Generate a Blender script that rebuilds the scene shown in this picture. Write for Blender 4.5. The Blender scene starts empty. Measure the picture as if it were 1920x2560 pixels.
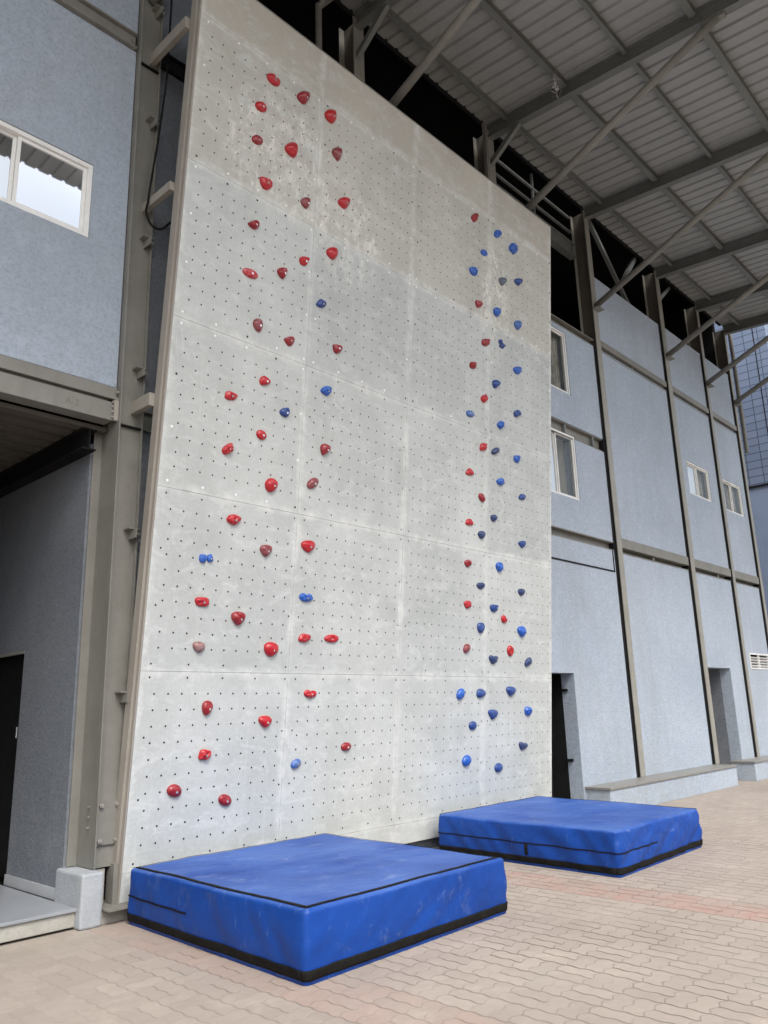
import bpy, bmesh, math, random
from mathutils import Vector, Matrix, noise
random.seed(7)
scene=bpy.context.scene; COL=scene.collection
R=math.radians
# ------------------------------------------------------------------ materials
def newmat(name):
    m=bpy.data.materials.new(name); m.use_nodes=True; nt=m.node_tree
    return m,nt,nt.nodes['Principled BSDF']
class N:
    def __init__(s,nt): s.nt=nt
    def n(s,t,**k):
        o=s.nt.nodes.new(t)
        for a,v in k.items(): setattr(o,a,v)
        return o
    def l(s,a,b): s.nt.links.new(a,b)
    def val(s,sock,v):
        if hasattr(v,'is_linked') or hasattr(v,'links'): s.l(v,sock)
        else: sock.default_value=v
    def math(s,op,a,b=0.0,c=None,clamp=False):
        o=s.n('ShaderNodeMath',operation=op); o.use_clamp=clamp
        s.val(o.inputs[0],a); s.val(o.inputs[1],b)
        if c is not None: s.val(o.inputs[2],c)
        return o.outputs[0]
    def noise(s,vec,scale,detail=4,rough=.55,dist=0.0):
        o=s.n('ShaderNodeTexNoise'); o.inputs['Scale'].default_value=scale; o.inputs['Detail'].default_value=detail
        o.inputs['Roughness'].default_value=rough; o.inputs['Distortion'].default_value=dist
        if vec is not None: s.l(vec,o.inputs['Vector'])
        return o.outputs['Fac']
    def ramp(s,f,a,b,lo=0.0,hi=1.0):
        o=s.n('ShaderNodeMapRange'); s.l(f,o.inputs['Value']); o.inputs['From Min'].default_value=a; o.inputs['From Max'].default_value=b
        o.inputs['To Min'].default_value=lo; o.inputs['To Max'].default_value=hi; return o.outputs['Result']
    def mix(s,f,a,b,mode='MIX'):
        o=s.n('ShaderNodeMix',data_type='RGBA',blend_type=mode)
        s.val(o.inputs['Factor'],f)
        for i,v in ((6,a),(7,b)):
            if isinstance(v,tuple): o.inputs[i].default_value=(*v,1) if len(v)==3 else v
            else: s.l(v,o.inputs[i])
        return o.outputs[2]
    def obj(s): return s.n('ShaderNodeTexCoord').outputs['Object']
    def pos(s): return s.n('ShaderNodeNewGeometry').outputs['Position']
    def map(s,vec,scale=(1,1,1),rot=(0,0,0),loc=(0,0,0)):
        o=s.n('ShaderNodeMapping'); s.l(vec,o.inputs[0]); o.inputs['Scale'].default_value=scale; o.inputs['Rotation'].default_value=rot; o.inputs['Location'].default_value=loc
        return o.outputs[0]
    def sep(s,vec):
        o=s.n('ShaderNodeSeparateXYZ'); s.l(vec,o.inputs[0]); return o.outputs
    def comb(s,x,y,z=0.0):
        o=s.n('ShaderNodeCombineXYZ'); s.val(o.inputs[0],x); s.val(o.inputs[1],y); s.val(o.inputs[2],z); return o.outputs[0]
    def bump(s,h,strength,dist,bsdf):
        o=s.n('ShaderNodeBump'); o.inputs['Strength'].default_value=strength; o.inputs['Distance'].default_value=dist
        s.l(h,o.inputs['Height']); s.l(o.outputs[0],bsdf.inputs['Normal'])

def mottled(name,c1,c2,rough=.7,scale=2.0,bump=0.0,bscale=60,metal=0.0,spec=.5,streak=0.0,dirt=None):
    m,nt,b=newmat(name); n=N(nt); p=n.pos()
    f=n.ramp(n.noise(p,scale,6,.6,.3),.3,.7)
    col=n.mix(f,c1,c2)
    if streak:
        st=n.ramp(n.noise(n.map(p,(7,7,.35)),1.0,5,.6),.45,.75)
        col=n.mix(n.math('MULTIPLY',st,streak),col,tuple(x*.62 for x in c1))
    if dirt:
        d=n.ramp(n.noise(p,scale*5,5,.65),.56,.72)
        col=n.mix(n.math('MULTIPLY',d,.5),col,dirt)
    n.l(col,b.inputs['Base Color']); b.inputs['Roughness'].default_value=rough; b.inputs['Metallic'].default_value=metal
    b.inputs['Specular IOR Level'].default_value=spec
    if bump: n.bump(n.noise(p,bscale,4,.6),bump,.01,b)
    return m
M={}
M['steel_light']=mottled('painted_steel_light',(.27,.262,.225),(.34,.33,.29),.55,3,.08,40,streak=.25,dirt=(.2,.18,.15))
M['steel']=mottled('painted_steel',(.185,.18,.158),(.235,.23,.205),.55,3,.08,40,streak=.25,dirt=(.17,.15,.12))
M['steel_pink']=mottled('primer_steel',(.30,.27,.235),(.34,.32,.275),.6,2,.06,40,streak=.2)
M['canopy_steel']=mottled('canopy_steel',(.135,.145,.135),(.17,.18,.168),.5,3,.05,40,dirt=(.13,.11,.08))
M['bolt']=mottled('bolt_steel',(.3,.28,.25),(.4,.38,.34),.45,20,metal=.3)
M['silver']=mottled('silver_bolt',(.7,.7,.7),(.85,.85,.85),.25,20,metal=.9)
M['black']=mottled('dark_rubber',(.006,.006,.006),(.012,.012,.012),.7,9,spec=.2)
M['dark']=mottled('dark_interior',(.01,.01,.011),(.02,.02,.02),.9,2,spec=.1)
M['white_frame']=mottled('white_window_frame',(.76,.76,.73),(.84,.84,.81),.4,6)
M['concrete']=mottled('rough_concrete',(.34,.33,.29),(.44,.43,.39),.9,6,.5,45,dirt=(.25,.23,.19))
M['shade_brown']=mottled('shaded_brown_steel',(.075,.066,.052),(.105,.094,.078),.7,4)  # brown tone darkened to put shade into column webs and porch deck
M['paint_conc']=mottled('blue_painted_concrete',(.34,.37,.40),(.43,.455,.475),.9,7,.6,40,dirt=(.27,.26,.225))
M['granite']=mottled('granite_slab',(.20,.195,.18),(.28,.27,.25),.45,30,.05,90)
M['floor']=mottled('pale_floor_stone',(.42,.44,.46),(.5,.52,.54),.3,4)
M['floor_grey']=mottled('grey_floor_stone',(.27,.29,.315),(.33,.35,.375),.3,4)
M['canvas_black']=mottled('black_webbing',(.006,.006,.006),(.014,.013,.011),.8,12,.2,200,dirt=(.04,.037,.032),spec=.15)
M['sheet']=mottled('roof_sheet',(.29,.305,.30),(.34,.355,.35),.5,1.5,.04,30,streak=.15)
M['curtain']=mottled('grey_curtain',(.25,.235,.2),(.55,.52,.45),.9,5)
M['blind']=mottled('beige_blind',(.25,.22,.17),(.35,.32,.26),.9,3)
M['interior_light']=mottled('room_wall',(.7,.69,.64),(.8,.79,.74),.9,2)
# stucco paint
def stucco(name,c1,c2):
    m,nt,b=newmat(name); n=N(nt); p=n.pos()
    f=n.ramp(n.noise(p,.55,5,.6,.4),.3,.7)
    col=n.mix(f,c1,c2)
    st=n.ramp(n.noise(n.map(p,(5,5,.25)),1.0,6,.65),.5,.8)
    col=n.mix(n.math('MULTIPLY',st,.22),col,(.27,.29,.31))
    sp=n.ramp(n.noise(p,24,4,.85),.47,.60)
    col=n.mix(n.math('MULTIPLY',sp,.40),col,tuple(x*.58 for x in c1))
    sq=n.ramp(n.noise(n.map(p,loc=(3,3,3)),9,5,.75),.50,.68)
    col=n.mix(n.math('MULTIPLY',sq,.25),col,tuple(x*1.3 for x in c2))
    bl=n.ramp(n.noise(n.map(p,(1,1,.5),loc=(7,3,1)),.45,5,.6,.5),.50,.68)
    col=n.mix(n.math('MULTIPLY',bl,.30),col,(.33,.335,.33))
    z=n.sep(p)[2]
    low=n.math('MULTIPLY',n.ramp(z,.9,.2),n.ramp(n.noise(p,3,5,.7),.45,.7))
    col=n.mix(n.math('MULTIPLY',low,.35),col,(.42,.41,.37))
    n.l(col,b.inputs['Base Color']); b.inputs['Roughness'].default_value=.85; b.inputs['Specular IOR Level'].default_value=.3
    n.bump(n.noise(p,30,5,.75),.8,.02,b)
    return m
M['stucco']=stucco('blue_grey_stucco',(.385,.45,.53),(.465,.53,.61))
M['stucco_shade']=stucco('shaded_stucco',(.17,.19,.22),(.22,.24,.265))  # darker copy of the stucco, shade of porch and recesses put into the colour
# climbing panels
def panelmat(name,c1,c2,chalk):
    m,nt,b=newmat(name); n=N(nt); p=n.obj(); u,y,v=n.sep(p)
    oi=n.n('ShaderNodeObjectInfo').outputs['Random']
    f=n.ramp(n.noise(p,1.7,7,.62,.6),.28,.72)
    col=n.mix(f,c1,c2)
    col=n.mix(1.0,col,n.comb(*[n.ramp(oi,0,1,.96,1.03)]*3),'MULTIPLY')
    big=n.ramp(n.noise(n.map(p,(1,1,.6),loc=(3,0,9)),1.1,4,.5),.45,.7)
    col=n.mix(n.math('MULTIPLY',big,.55),col,tuple(x*1.16 for x in c2))
    # vertical scuffs
    st=n.ramp(n.noise(n.map(p,(16,1,.8)),1.0,6,.65),.56,.74)
    col=n.mix(n.math('MULTIPLY',st,.30),col,(.68,.68,.65))
    # filler smeared along the joints
    us=1.6075; vs=1.6
    du=n.math('ABSOLUTE',n.math('SUBTRACT',n.math('FRACT',n.math('ADD',n.math('DIVIDE',u,us),.5)),.5))
    dv=n.math('ABSOLUTE',n.math('SUBTRACT',n.math('FRACT',n.math('ADD',n.math('DIVIDE',n.math('SUBTRACT',v,.22),vs),.5)),.5))
    dd=n.math('MINIMUM',du,dv)
    wob=n.ramp(n.noise(p,2.3,5,.7),.3,.75,0.0,.075)
    sm=n.ramp(n.math('SUBTRACT',dd,wob),-.035,.008,1.0,0.0)
    sm=n.math('MULTIPLY',sm,n.ramp(n.noise(p,6,5,.7),.36,.62))
    col=n.mix(n.math('MULTIPLY',sm,.9),col,(.73,.74,.71))
    # chalky splashes
    def blob(cu,cv,ru,rv):
        a=n.math('POWER',n.math('DIVIDE',n.math('SUBTRACT',u,cu),ru),2.0); c=n.math('POWER',n.math('DIVIDE',n.math('SUBTRACT',v,cv),rv),2.0)
        return n.ramp(n.math('ADD',a,c),0.0,1.0,1.0,0.0)
    bl=n.math('MAXIMUM',n.math('MAXIMUM',blob(1.15,7.2,.85,.8),blob(2.1,6.75,.6,.7)),n.math('MULTIPLY',blob(4.95,7.0,.4,1.1),.6))
    bl=n.ramp(bl,0.0,.45)
    spl=n.ramp(n.noise(n.map(p,(1.3,1,.8)),6,9,.82,.1),.49,.58)
    col=n.mix(n.math('MULTIPLY',n.math('MULTIPLY',bl,spl),chalk),col,(.78,.77,.71))
    sp2=n.ramp(n.noise(p,5,6,.75,.5),.60,.72)
    col=n.mix(n.math('MULTIPLY',sp2,.55),col,(.7,.7,.67))
    gr=n.ramp(n.noise(n.map(p,loc=(5,5,5)),13,6,.7),.60,.75)
    col=n.mix(n.math('MULTIPLY',gr,.28),col,(.3,.31,.29))
    fm=n.ramp(n.noise(n.map(p,loc=(1,8,2)),30,5,.8),.40,.66)
    col=n.mix(n.math('MULTIPLY',fm,.2),col,(.33,.35,.33))
    cl=n.ramp(n.noise(n.map(p,(1.2,1,2.2),loc=(4,4,4)),3.2,7,.72,.7),.50,.66)
    col=n.mix(n.math('MULTIPLY',cl,.45),col,(.66,.69,.67))
    ck=n.n('ShaderNodeTexVoronoi',feature='DISTANCE_TO_EDGE'); ck.inputs['Scale'].default_value=.9; n.l(n.map(p,(1.2,1,.8),rot=(0,.5,0)),ck.inputs['Vector'])
    ckm=n.math('MULTIPLY',n.ramp(ck.outputs[0],.0,.006,1.0,0.0),n.ramp(n.noise(n.map(p,loc=(2,2,8)),1.6,4,.6),.56,.66))
    col=n.mix(n.math('MULTIPLY',ckm,.5),col,(.70,.71,.68))
    n.l(col,b.inputs['Base Color']); b.inputs['Roughness'].default_value=.62; b.inputs['Specular IOR Level'].default_value=.35
    n.bump(n.noise(p,22,5,.6),.12,.006,b)
    return m
M['panel']=panelmat('grey_panel_paint',(.45,.475,.455),(.55,.575,.555),.6)
M['panel_beige']=panelmat('beige_panel_paint',(.455,.448,.40),(.53,.522,.47),.9)
M['panel_tan']=panelmat('tan_panel_paint',(.455,.43,.375),(.50,.475,.415),.3)
M['panel_dark']=panelmat('grey_panel_paint_mid',(.425,.45,.435),(.51,.535,.52),.6)
M['hole']=mottled('bolt_hole',(.03,.03,.03),(.05,.05,.05),.7,9)
M['filler']=mottled('white_filler',(.85,.85,.83),(.9,.9,.88),.8,9)
# holds
def holdmat(name,c1,c2,rough=.34,chalk=.06):
    m,nt,b=newmat(name); n=N(nt); p=n.pos()
    f=n.ramp(n.noise(p,28,5,.65),.35,.65)
    col=n.mix(f,c1,c2)
    g=n.n('ShaderNodeNewGeometry').outputs['Normal']; 
    d=n.ramp(n.noise(p,14,6,.7),.42,.68)
    col=n.mix(n.math('MULTIPLY',d,chalk),col,(.42,.33,.33) if c1[0]>c1[2] else (.36,.38,.42))
    n.l(col,b.inputs['Base Color']); b.inputs['Roughness'].default_value=rough
    b.inputs['Coat Weight'].default_value=.35; b.inputs['Coat Roughness'].default_value=.12
    n.bump(n.noise(p,110,4,.7),.5,.004,b)
    return m
M['rb']=holdmat('hold_bright_red',(.42,.003,.009),(.50,.005,.014),.34)
M['rm']=holdmat('hold_red_worn',(.50,.008,.018),(.58,.014,.028),.4,.6)
M['rd']=holdmat('hold_dark_red',(.24,.004,.010),(.33,.006,.014),.34,.08)
M['rf']=holdmat('hold_dull_red',(.20,.018,.024),(.27,.03,.038),.36,.3)
M['rg']=holdmat('hold_scuffed_red',(.22,.07,.065),(.28,.13,.115),.6,.7)
M['bb']=holdmat('hold_bright_blue',(.008,.085,.42),(.012,.115,.50),.4,.08)
M['bd']=holdmat('hold_dark_blue',(.006,.04,.20),(.008,.055,.26),.4,.1)
M['bn']=holdmat('hold_navy',(.006,.024,.105),(.01,.034,.14),.5,.15)
M['bf']=holdmat('hold_faded_blue',(.02,.10,.38),(.05,.15,.42),.5,.55)
M['bg']=holdmat('hold_slate_blue',(.05,.07,.12),(.09,.12,.17),.6,.4)
# mat canvas
def canvas():
    m,nt,b=newmat('blue_vinyl_canvas'); n=N(nt); p=n.pos()
    f=n.ramp(n.noise(p,1.6,5,.6,.4),.3,.7)
    col=n.mix(f,(.003,.042,.24),(.0045,.058,.32))
    nz=n.sep(n.n('ShaderNodeNewGeometry').outputs['Normal'])[2]
    dust=n.math('MULTIPLY',n.ramp(n.noise(n.map(p,(1.2,1.6,1)),1.1,5,.55,.3),.30,.72),n.ramp(nz,.2,.9,.02,.6))
    col=n.mix(dust,col,(.10,.20,.52))
    ds=n.math('MULTIPLY',n.ramp(n.noise(n.map(p,(1.5,2,1.5),loc=(5,5,2)),1.9,7,.75,.5),.57,.70),n.ramp(nz,.2,.9,.35,.8))
    col=n.mix(n.math('MULTIPLY',ds,.5),col,(.33,.42,.6))
    sc=n.ramp(n.noise(n.map(p,(3,9,3),rot=(0,0,.6)),2,6,.7,.5),.62,.74)
    col=n.mix(n.math('MULTIPLY',sc,.22),col,(.40,.47,.60))
    n.l(col,b.inputs['Base Color']); b.inputs['Roughness'].default_value=.5; b.inputs['Specular IOR Level'].default_value=.3
    h=n.math('ADD',n.math('MULTIPLY',n.noise(p,5,4,.5,1.0),1.0),n.math('MULTIPLY',n.noise(p,260,2,.5),.03))
    n.bump(h,.22,.05,b)
    return m
M['canvas']=canvas()
# glass
def glassm(name,tint,refl):
    m,nt,b=newmat(name); n=N(nt)
    out=nt.nodes['Material Output']
    tr=n.n('ShaderNodeBsdfTransparent'); tr.inputs[0].default_value=(*tint,1)
    gl=n.n('ShaderNodeBsdfGlossy'); gl.inputs['Roughness'].default_value=.02; gl.inputs['Color'].default_value=(.9,.95,1,1)
    fr=n.n('ShaderNodeFresnel'); fr.inputs['IOR'].default_value=1.5
    f=n.math('ADD',n.math('MULTIPLY',fr.outputs[0],.6),refl,clamp=True)
    mx=n.n('ShaderNodeMixShader'); n.l(f,mx.inputs[0]); n.l(tr.outputs[0],mx.inputs[1]); n.l(gl.outputs[0],mx.inputs[2]); n.l(mx.outputs[0],out.inputs[0])
    return m
M['glass_mirror']=glassm('reflective_glass',(.15,.17,.19),.48)
M['glass']=glassm('clear_glass',(.9,.92,.92),0.0)
# pavers
def pavers():
    m,nt,b=newmat('interlocking_pavers'); n=N(nt); p=n.pos(); x,y,z=n.sep(p)
    S=.245
    def tri(v,k,ph): # smooth zigzag
        return n.math('SINE',n.math('ADD',n.math('MULTIPLY',v,k),ph))
    k=2*math.pi/(S/2.0)
    jit=n.math('MULTIPLY',n.math('SUBTRACT',n.noise(p,1.1,3,.5),.5),.04)
    X=n.math('ADD',n.math('ADD',x,n.math('MULTIPLY',tri(y,k,.4),.0062)),jit)
    Y=n.math('ADD',n.math('ADD',y,n.math('MULTIPLY',tri(x,k,1.2),.0115)),jit)
    cx=n.math('FLOOR',n.math('DIVIDE',X,S)); cy=n.math('FLOOR',n.math('DIVIDE',Y,S))
    fx=n.math('FRACT',n.math('DIVIDE',X,S)); fy=n.math('FRACT',n.math('DIVIDE',Y,S))
    par=n.math('MODULO',n.math('ABSOLUTE',n.math('ADD',cx,cy)),2.0)
    def edge(f): return n.math('MINIMUM',f,n.math('SUBTRACT',1.0,f))
    ex,ey=edge(fx),edge(fy)
    hx=n.math('ABSOLUTE',n.math('SUBTRACT',fx,.5)); hy=n.math('ABSOLUTE',n.math('SUBTRACT',fy,.5))
    # joints running along Y read strong, those along X are mostly filled with sand
    big=n.math('SUBTRACT',1.0,par)
    dY=n.math('MINIMUM',ex,n.math('ADD',hx,n.math('MULTIPLY',big,9.0)))
    dX=n.math('MINIMUM',ey,n.math('ADD',hy,n.math('MULTIPLY',par,9.0)))
    wn=n.noise(p,7,4,.7)
    jw=n.ramp(wn,.3,.7,.006,.024)
    jY=n.math('SUBTRACT',1.0,n.math('DIVIDE',n.math('SUBTRACT',dY,jw),.022,clamp=True),clamp=True)
    jX=n.math('SUBTRACT',1.0,n.math('DIVIDE',n.math('SUBTRACT',dX,n.math('SUBTRACT',jw,.004)),.024,clamp=True),clamp=True)
    jX=n.math('MULTIPLY',jX,n.ramp(n.noise(n.map(p,loc=(3,3,0)),4,4,.7),.40,.62,.12,.6))
    joint=n.math('MAXIMUM',jY,jX)
    half=n.math('ADD',n.math('MULTIPLY',n.math('GREATER_THAN',fx,.5),par),n.math('MULTIPLY',n.math('GREATER_THAN',fy,.5),n.math('SUBTRACT',1.0,par)))
    w=n.n('ShaderNodeTexWhiteNoise',noise_dimensions='3D'); n.l(n.comb(cx,cy,half),w.inputs['Vector'])
    base=n.mix(n.ramp(n.noise(p,.5,5,.6),.3,.7),(.325,.278,.242),(.405,.35,.305))
    base=n.mix(1.0,base,n.comb(*[n.ramp(w.outputs[0],0,1,.93,1.04)]*3),'MULTIPLY')
    # red bands
    def band(c,wd): return n.ramp(n.math('ABSOLUTE',n.math('SUBTRACT',n.math('MULTIPLY',n.math('ADD',cx,.5),S),c)),wd,wd+.01,1.0,0.0)
    br=n.math('MAXIMUM',band(6.58,.24),n.math('MULTIPLY',band(3.4,.24),.5))
    wr=n.ramp(n.math('ADD',n.math('MULTIPLY',w.outputs[0],.15),n.math('MULTIPLY',n.noise(p,3.6,5,.7),.9)),.32,.72)
    base=n.mix(n.math('MULTIPLY',n.math('MULTIPLY',br,wr),.85),base,(.38,.22,.185))
    # dust washed over joints
    dust=n.ramp(n.noise(p,.8,5,.65),.40,.62)
    left=n.ramp(x,2.2,4.6,.12,1.0)
    back=n.ramp(y,6.2,4.9,.25,1.0)
    jf=n.math('MULTIPLY',n.math('MULTIPLY',joint,n.ramp(dust,0,1,.9,.5)),n.math('MULTIPLY',left,back))
    col=n.mix(jf,base,(.10,.078,.062))
    sand=n.ramp(n.noise(n.map(p,loc=(2,7,0)),1.9,7,.7,.4),.56,.72)
    col=n.mix(n.math('MULTIPLY',sand,.28),col,(.58,.50,.42))
    st=n.ramp(n.noise(n.map(p,loc=(9,1,0)),.9,6,.65),.55,.75)
    col=n.mix(n.math('MULTIPLY',st,.38),col,(.25,.215,.185))
    fg=n.ramp(n.noise(n.map(p,loc=(4,4,0)),11,7,.8),.42,.66)
    col=n.mix(n.math('MULTIPLY',fg,.30),col,(.26,.22,.185))
    gn=n.ramp(n.noise(n.map(p,loc=(6,9,0)),1.4,6,.7),.60,.74)
    col=n.mix(n.math('MULTIPLY',gn,.25),col,(.27,.30,.25))
    nearwall=n.math('MULTIPLY',n.ramp(y,5.4,6.2),n.ramp(n.noise(p,5,5,.7),.35,.6))
    col=n.mix(n.math('MULTIPLY',nearwall,.5),col,(.30,.28,.23))
    fleck=n.ramp(n.noise(p,30,4,.7),.68,.76)
    col=n.mix(n.math('MULTIPLY',fleck,.4),col,(.68,.63,.57))
    n.l(col,b.inputs['Base Color']); b.inputs['Roughness'].default_value=.85; b.inputs['Specular IOR Level'].default_value=.25
    h=n.math('ADD',n.math('MULTIPLY',jf,-1.0),n.math('MULTIPLY',n.noise(p,24,5,.7),.35))
    h=n.math('ADD',h,n.math('MULTIPLY',w.outputs[0],.25))
    n.bump(h,.5,.012,b)
    return m
M['pavers']=pavers()
def tiles():
    m,nt,b=newmat('blue_cladding_tiles'); n=N(nt); p=n.pos(); x,y,z=n.sep(p)
    br=n.n('ShaderNodeTexBrick'); n.l(n.comb(n.math('ADD',y,x),z),br.inputs['Vector'])
    br.offset=0.0
    br.inputs['Color1'].default_value=(.17,.22,.32,1); br.inputs['Color2'].default_value=(.20,.25,.36,1); br.inputs['Mortar'].default_value=(.06,.075,.11,1)
    br.inputs['Scale'].default_value=1.0; br.inputs['Mortar Size'].default_value=.012; br.inputs['Brick Width'].default_value=.42; br.inputs['Row Height'].default_value=.235
    n.l(br.outputs[0],b.inputs['Base Color']); b.inputs['Roughness'].default_value=.35
    n.bump(br.outputs['Fac'],-.4,.01,b)
    return m
M['tiles']=tiles()
M['blue_wall']=mottled('blue_painted_wall',(.20,.26,.38),(.24,.30,.43),.7,1)
# ------------------------------------------------------------------ mesh helper
def wloc(o):
    v=Vector((0,0,0))
    while o is not None: v=v+o.location; o=o.parent
    return v
class MB:
    def __init__(s): s.v=[]; s.f=[]; s.mi=[]; s.cur=0; s.sm=False
    def add(s,vs,fs):
        k=len(s.v); s.v+= [tuple(v) for v in vs]
        for f in fs: s.f.append([i+k for i in f]); s.mi.append(s.cur)
        return s
    def box(s,x0,x1,y0,y1,z0,z1):
        vs=[(x,y,z) for z in (z0,z1) for y in (y0,y1) for x in (x0,x1)]
        return s.add(vs,[(0,2,3,1),(4,5,7,6),(0,1,5,4),(2,6,7,3),(0,4,6,2),(1,3,7,5)])
    def bar(s,p,q,w,h,up=(0,0,1)):
        p=Vector(p);q=Vector(q);d=(q-p).normalized();a=d.cross(Vector(up)).normalized()*w/2;b=a.normalized().cross(d)*h/2
        vs=[p-a-b,p+a-b,p+a+b,p-a+b,q-a-b,q+a-b,q+a+b,q-a+b]
        return s.add(vs,[(3,2,1,0),(4,5,6,7),(0,1,5,4),(1,2,6,5),(2,3,7,6),(3,0,4,7)])
    def tube(s,p,q,r,n=12,r2=None,caps=True):
        p=Vector(p);q=Vector(q);d=(q-p).normalized();a=d.orthogonal().normalized();b=d.cross(a); r2=r if r2 is None else r2
        vs=[p+(a*math.cos(2*math.pi*i/n)+b*math.sin(2*math.pi*i/n))*r for i in range(n)]+[q+(a*math.cos(2*math.pi*i/n)+b*math.sin(2*math.pi*i/n))*r2 for i in range(n)]
        fs=[(i,(i+1)%n,n+(i+1)%n,n+i) for i in range(n)]
        if caps: fs+=[tuple(range(n-1,-1,-1)),tuple(range(n,2*n))]
        return s.add(vs,fs)
    def path(s,pts,r,n=8):
        for a,b in zip(pts,pts[1:]): s.tube(a,b,r,n)
        return s
    def bolt(s,p,d,r=.014,h=.014):
        p=Vector(p);d=Vector(d).normalized(); s.tube(p,p+d*h,r,6); s.tube(p+d*h,p+d*(h*1.9),r*.5,8); return s
    def ibeam(s,axis,a0,a1,c,z0,z1,w,t=.014):
        # along axis 'x' or 'y'; c = centre of the other axis
        if axis=='x':
            s.box(a0,a1,c-w/2,c+w/2,z0,z0+t); s.box(a0,a1,c-w/2,c+w/2,z1-t,z1); s.box(a0,a1,c-t/2,c+t/2,z0+t,z1-t)
        else:
            s.box(c-w/2,c+w/2,a0,a1,z0,z0+t); s.box(c-w/2,c+w/2,a0,a1,z1-t,z1); s.box(c-t/2,c+t/2,a0,a1,z0+t,z1-t)
        return s
    def build(s,name,mats,parent=None,smooth=False,bevel=0,tagv=None):
        me=bpy.data.meshes.new(name)
        off=wloc(parent) if parent is not None and not s.sm else Vector((0,0,0))
        me.from_pydata([(v[0]-off.x,v[1]-off.y,v[2]-off.z) for v in s.v],[],s.f)
        if not isinstance(mats,list): mats=[mats]
        for m in mats: me.materials.append(m)
        me.polygons.foreach_set('material_index',s.mi)
        me.update()
        bm=bmesh.new(); bm.from_mesh(me); bmesh.ops.recalc_face_normals(bm,faces=bm.faces); bm.to_mesh(me); bm.free()
        if smooth: me.shade_smooth()
        o=bpy.data.objects.new(name,me); COL.objects.link(o); o.parent=parent
        if bevel:
            b=o.modifiers.new('b','BEVEL'); b.width=bevel; b.segments=2; b.limit_method='ANGLE'
        return o
def tag(o,label=None,cat=None,group=None,kind=None):
    if label: o['label']=label
    if cat: o['category']=cat
    if group: o['group']=group
    if kind: o['kind']=kind
    return o
def thing(name,loc,label,cat,group=None,rot=None):
    o=bpy.data.objects.new(name,None); COL.objects.link(o); o.location=loc; o.empty_display_size=.1
    if rot: o.rotation_euler=rot
    return tag(o,label,cat,group)
def walled(mb,axis,a0,a1,c0,c1,z0,z1,holes):
    """solid slab between c0 (front) and c1 (back) with rectangular holes"""
    xs=sorted(set([a0,a1]+[h[0] for h in holes]+[h[1] for h in holes])); zs=sorted(set([z0,z1]+[h[2] for h in holes]+[h[3] for h in holes]))
    xs=[x for x in xs if a0<=x<=a1]; zs=[z for z in zs if z0<=z<=z1]
    def hole(i,j):
        if i<0 or j<0 or i>=len(xs)-1 or j>=len(zs)-1: return True
        mx=(xs[i]+xs[i+1])/2; mz=(zs[j]+zs[j+1])/2
        return any(h[0]<mx<h[1] and h[2]<mz<h[3] for h in holes)
    def P(a,c,z): return (a,c,z) if axis=='x' else (c,a,z)
    for i in range(len(xs)-1):
        for j in range(len(zs)-1):
            if hole(i,j): continue
            A,B,C,D=xs[i],xs[i+1],zs[j],zs[j+1]
            mb.add([P(A,c0,C),P(B,c0,C),P(B,c0,D),P(A,c0,D)],[(0,1,2,3)])
            mb.add([P(A,c1,C),P(B,c1,C),P(B,c1,D),P(A,c1,D)],[(3,2,1,0)])
            if hole(i-1,j): mb.add([P(A,c0,C),P(A,c0,D),P(A,c1,D),P(A,c1,C)],[(0,1,2,3)])
            if hole(i+1,j): mb.add([P(B,c0,C),P(B,c0,D),P(B,c1,D),P(B,c1,C)],[(0,1,2,3)])
            if hole(i,j-1): mb.add([P(A,c0,C),P(B,c0,C),P(B,c1,C),P(A,c1,C)],[(0,1,2,3)])
            if hole(i,j+1): mb.add([P(A,c0,D),P(B,c0,D),P(B,c1,D),P(A,c1,D)],[(0,1,2,3)])
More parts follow.
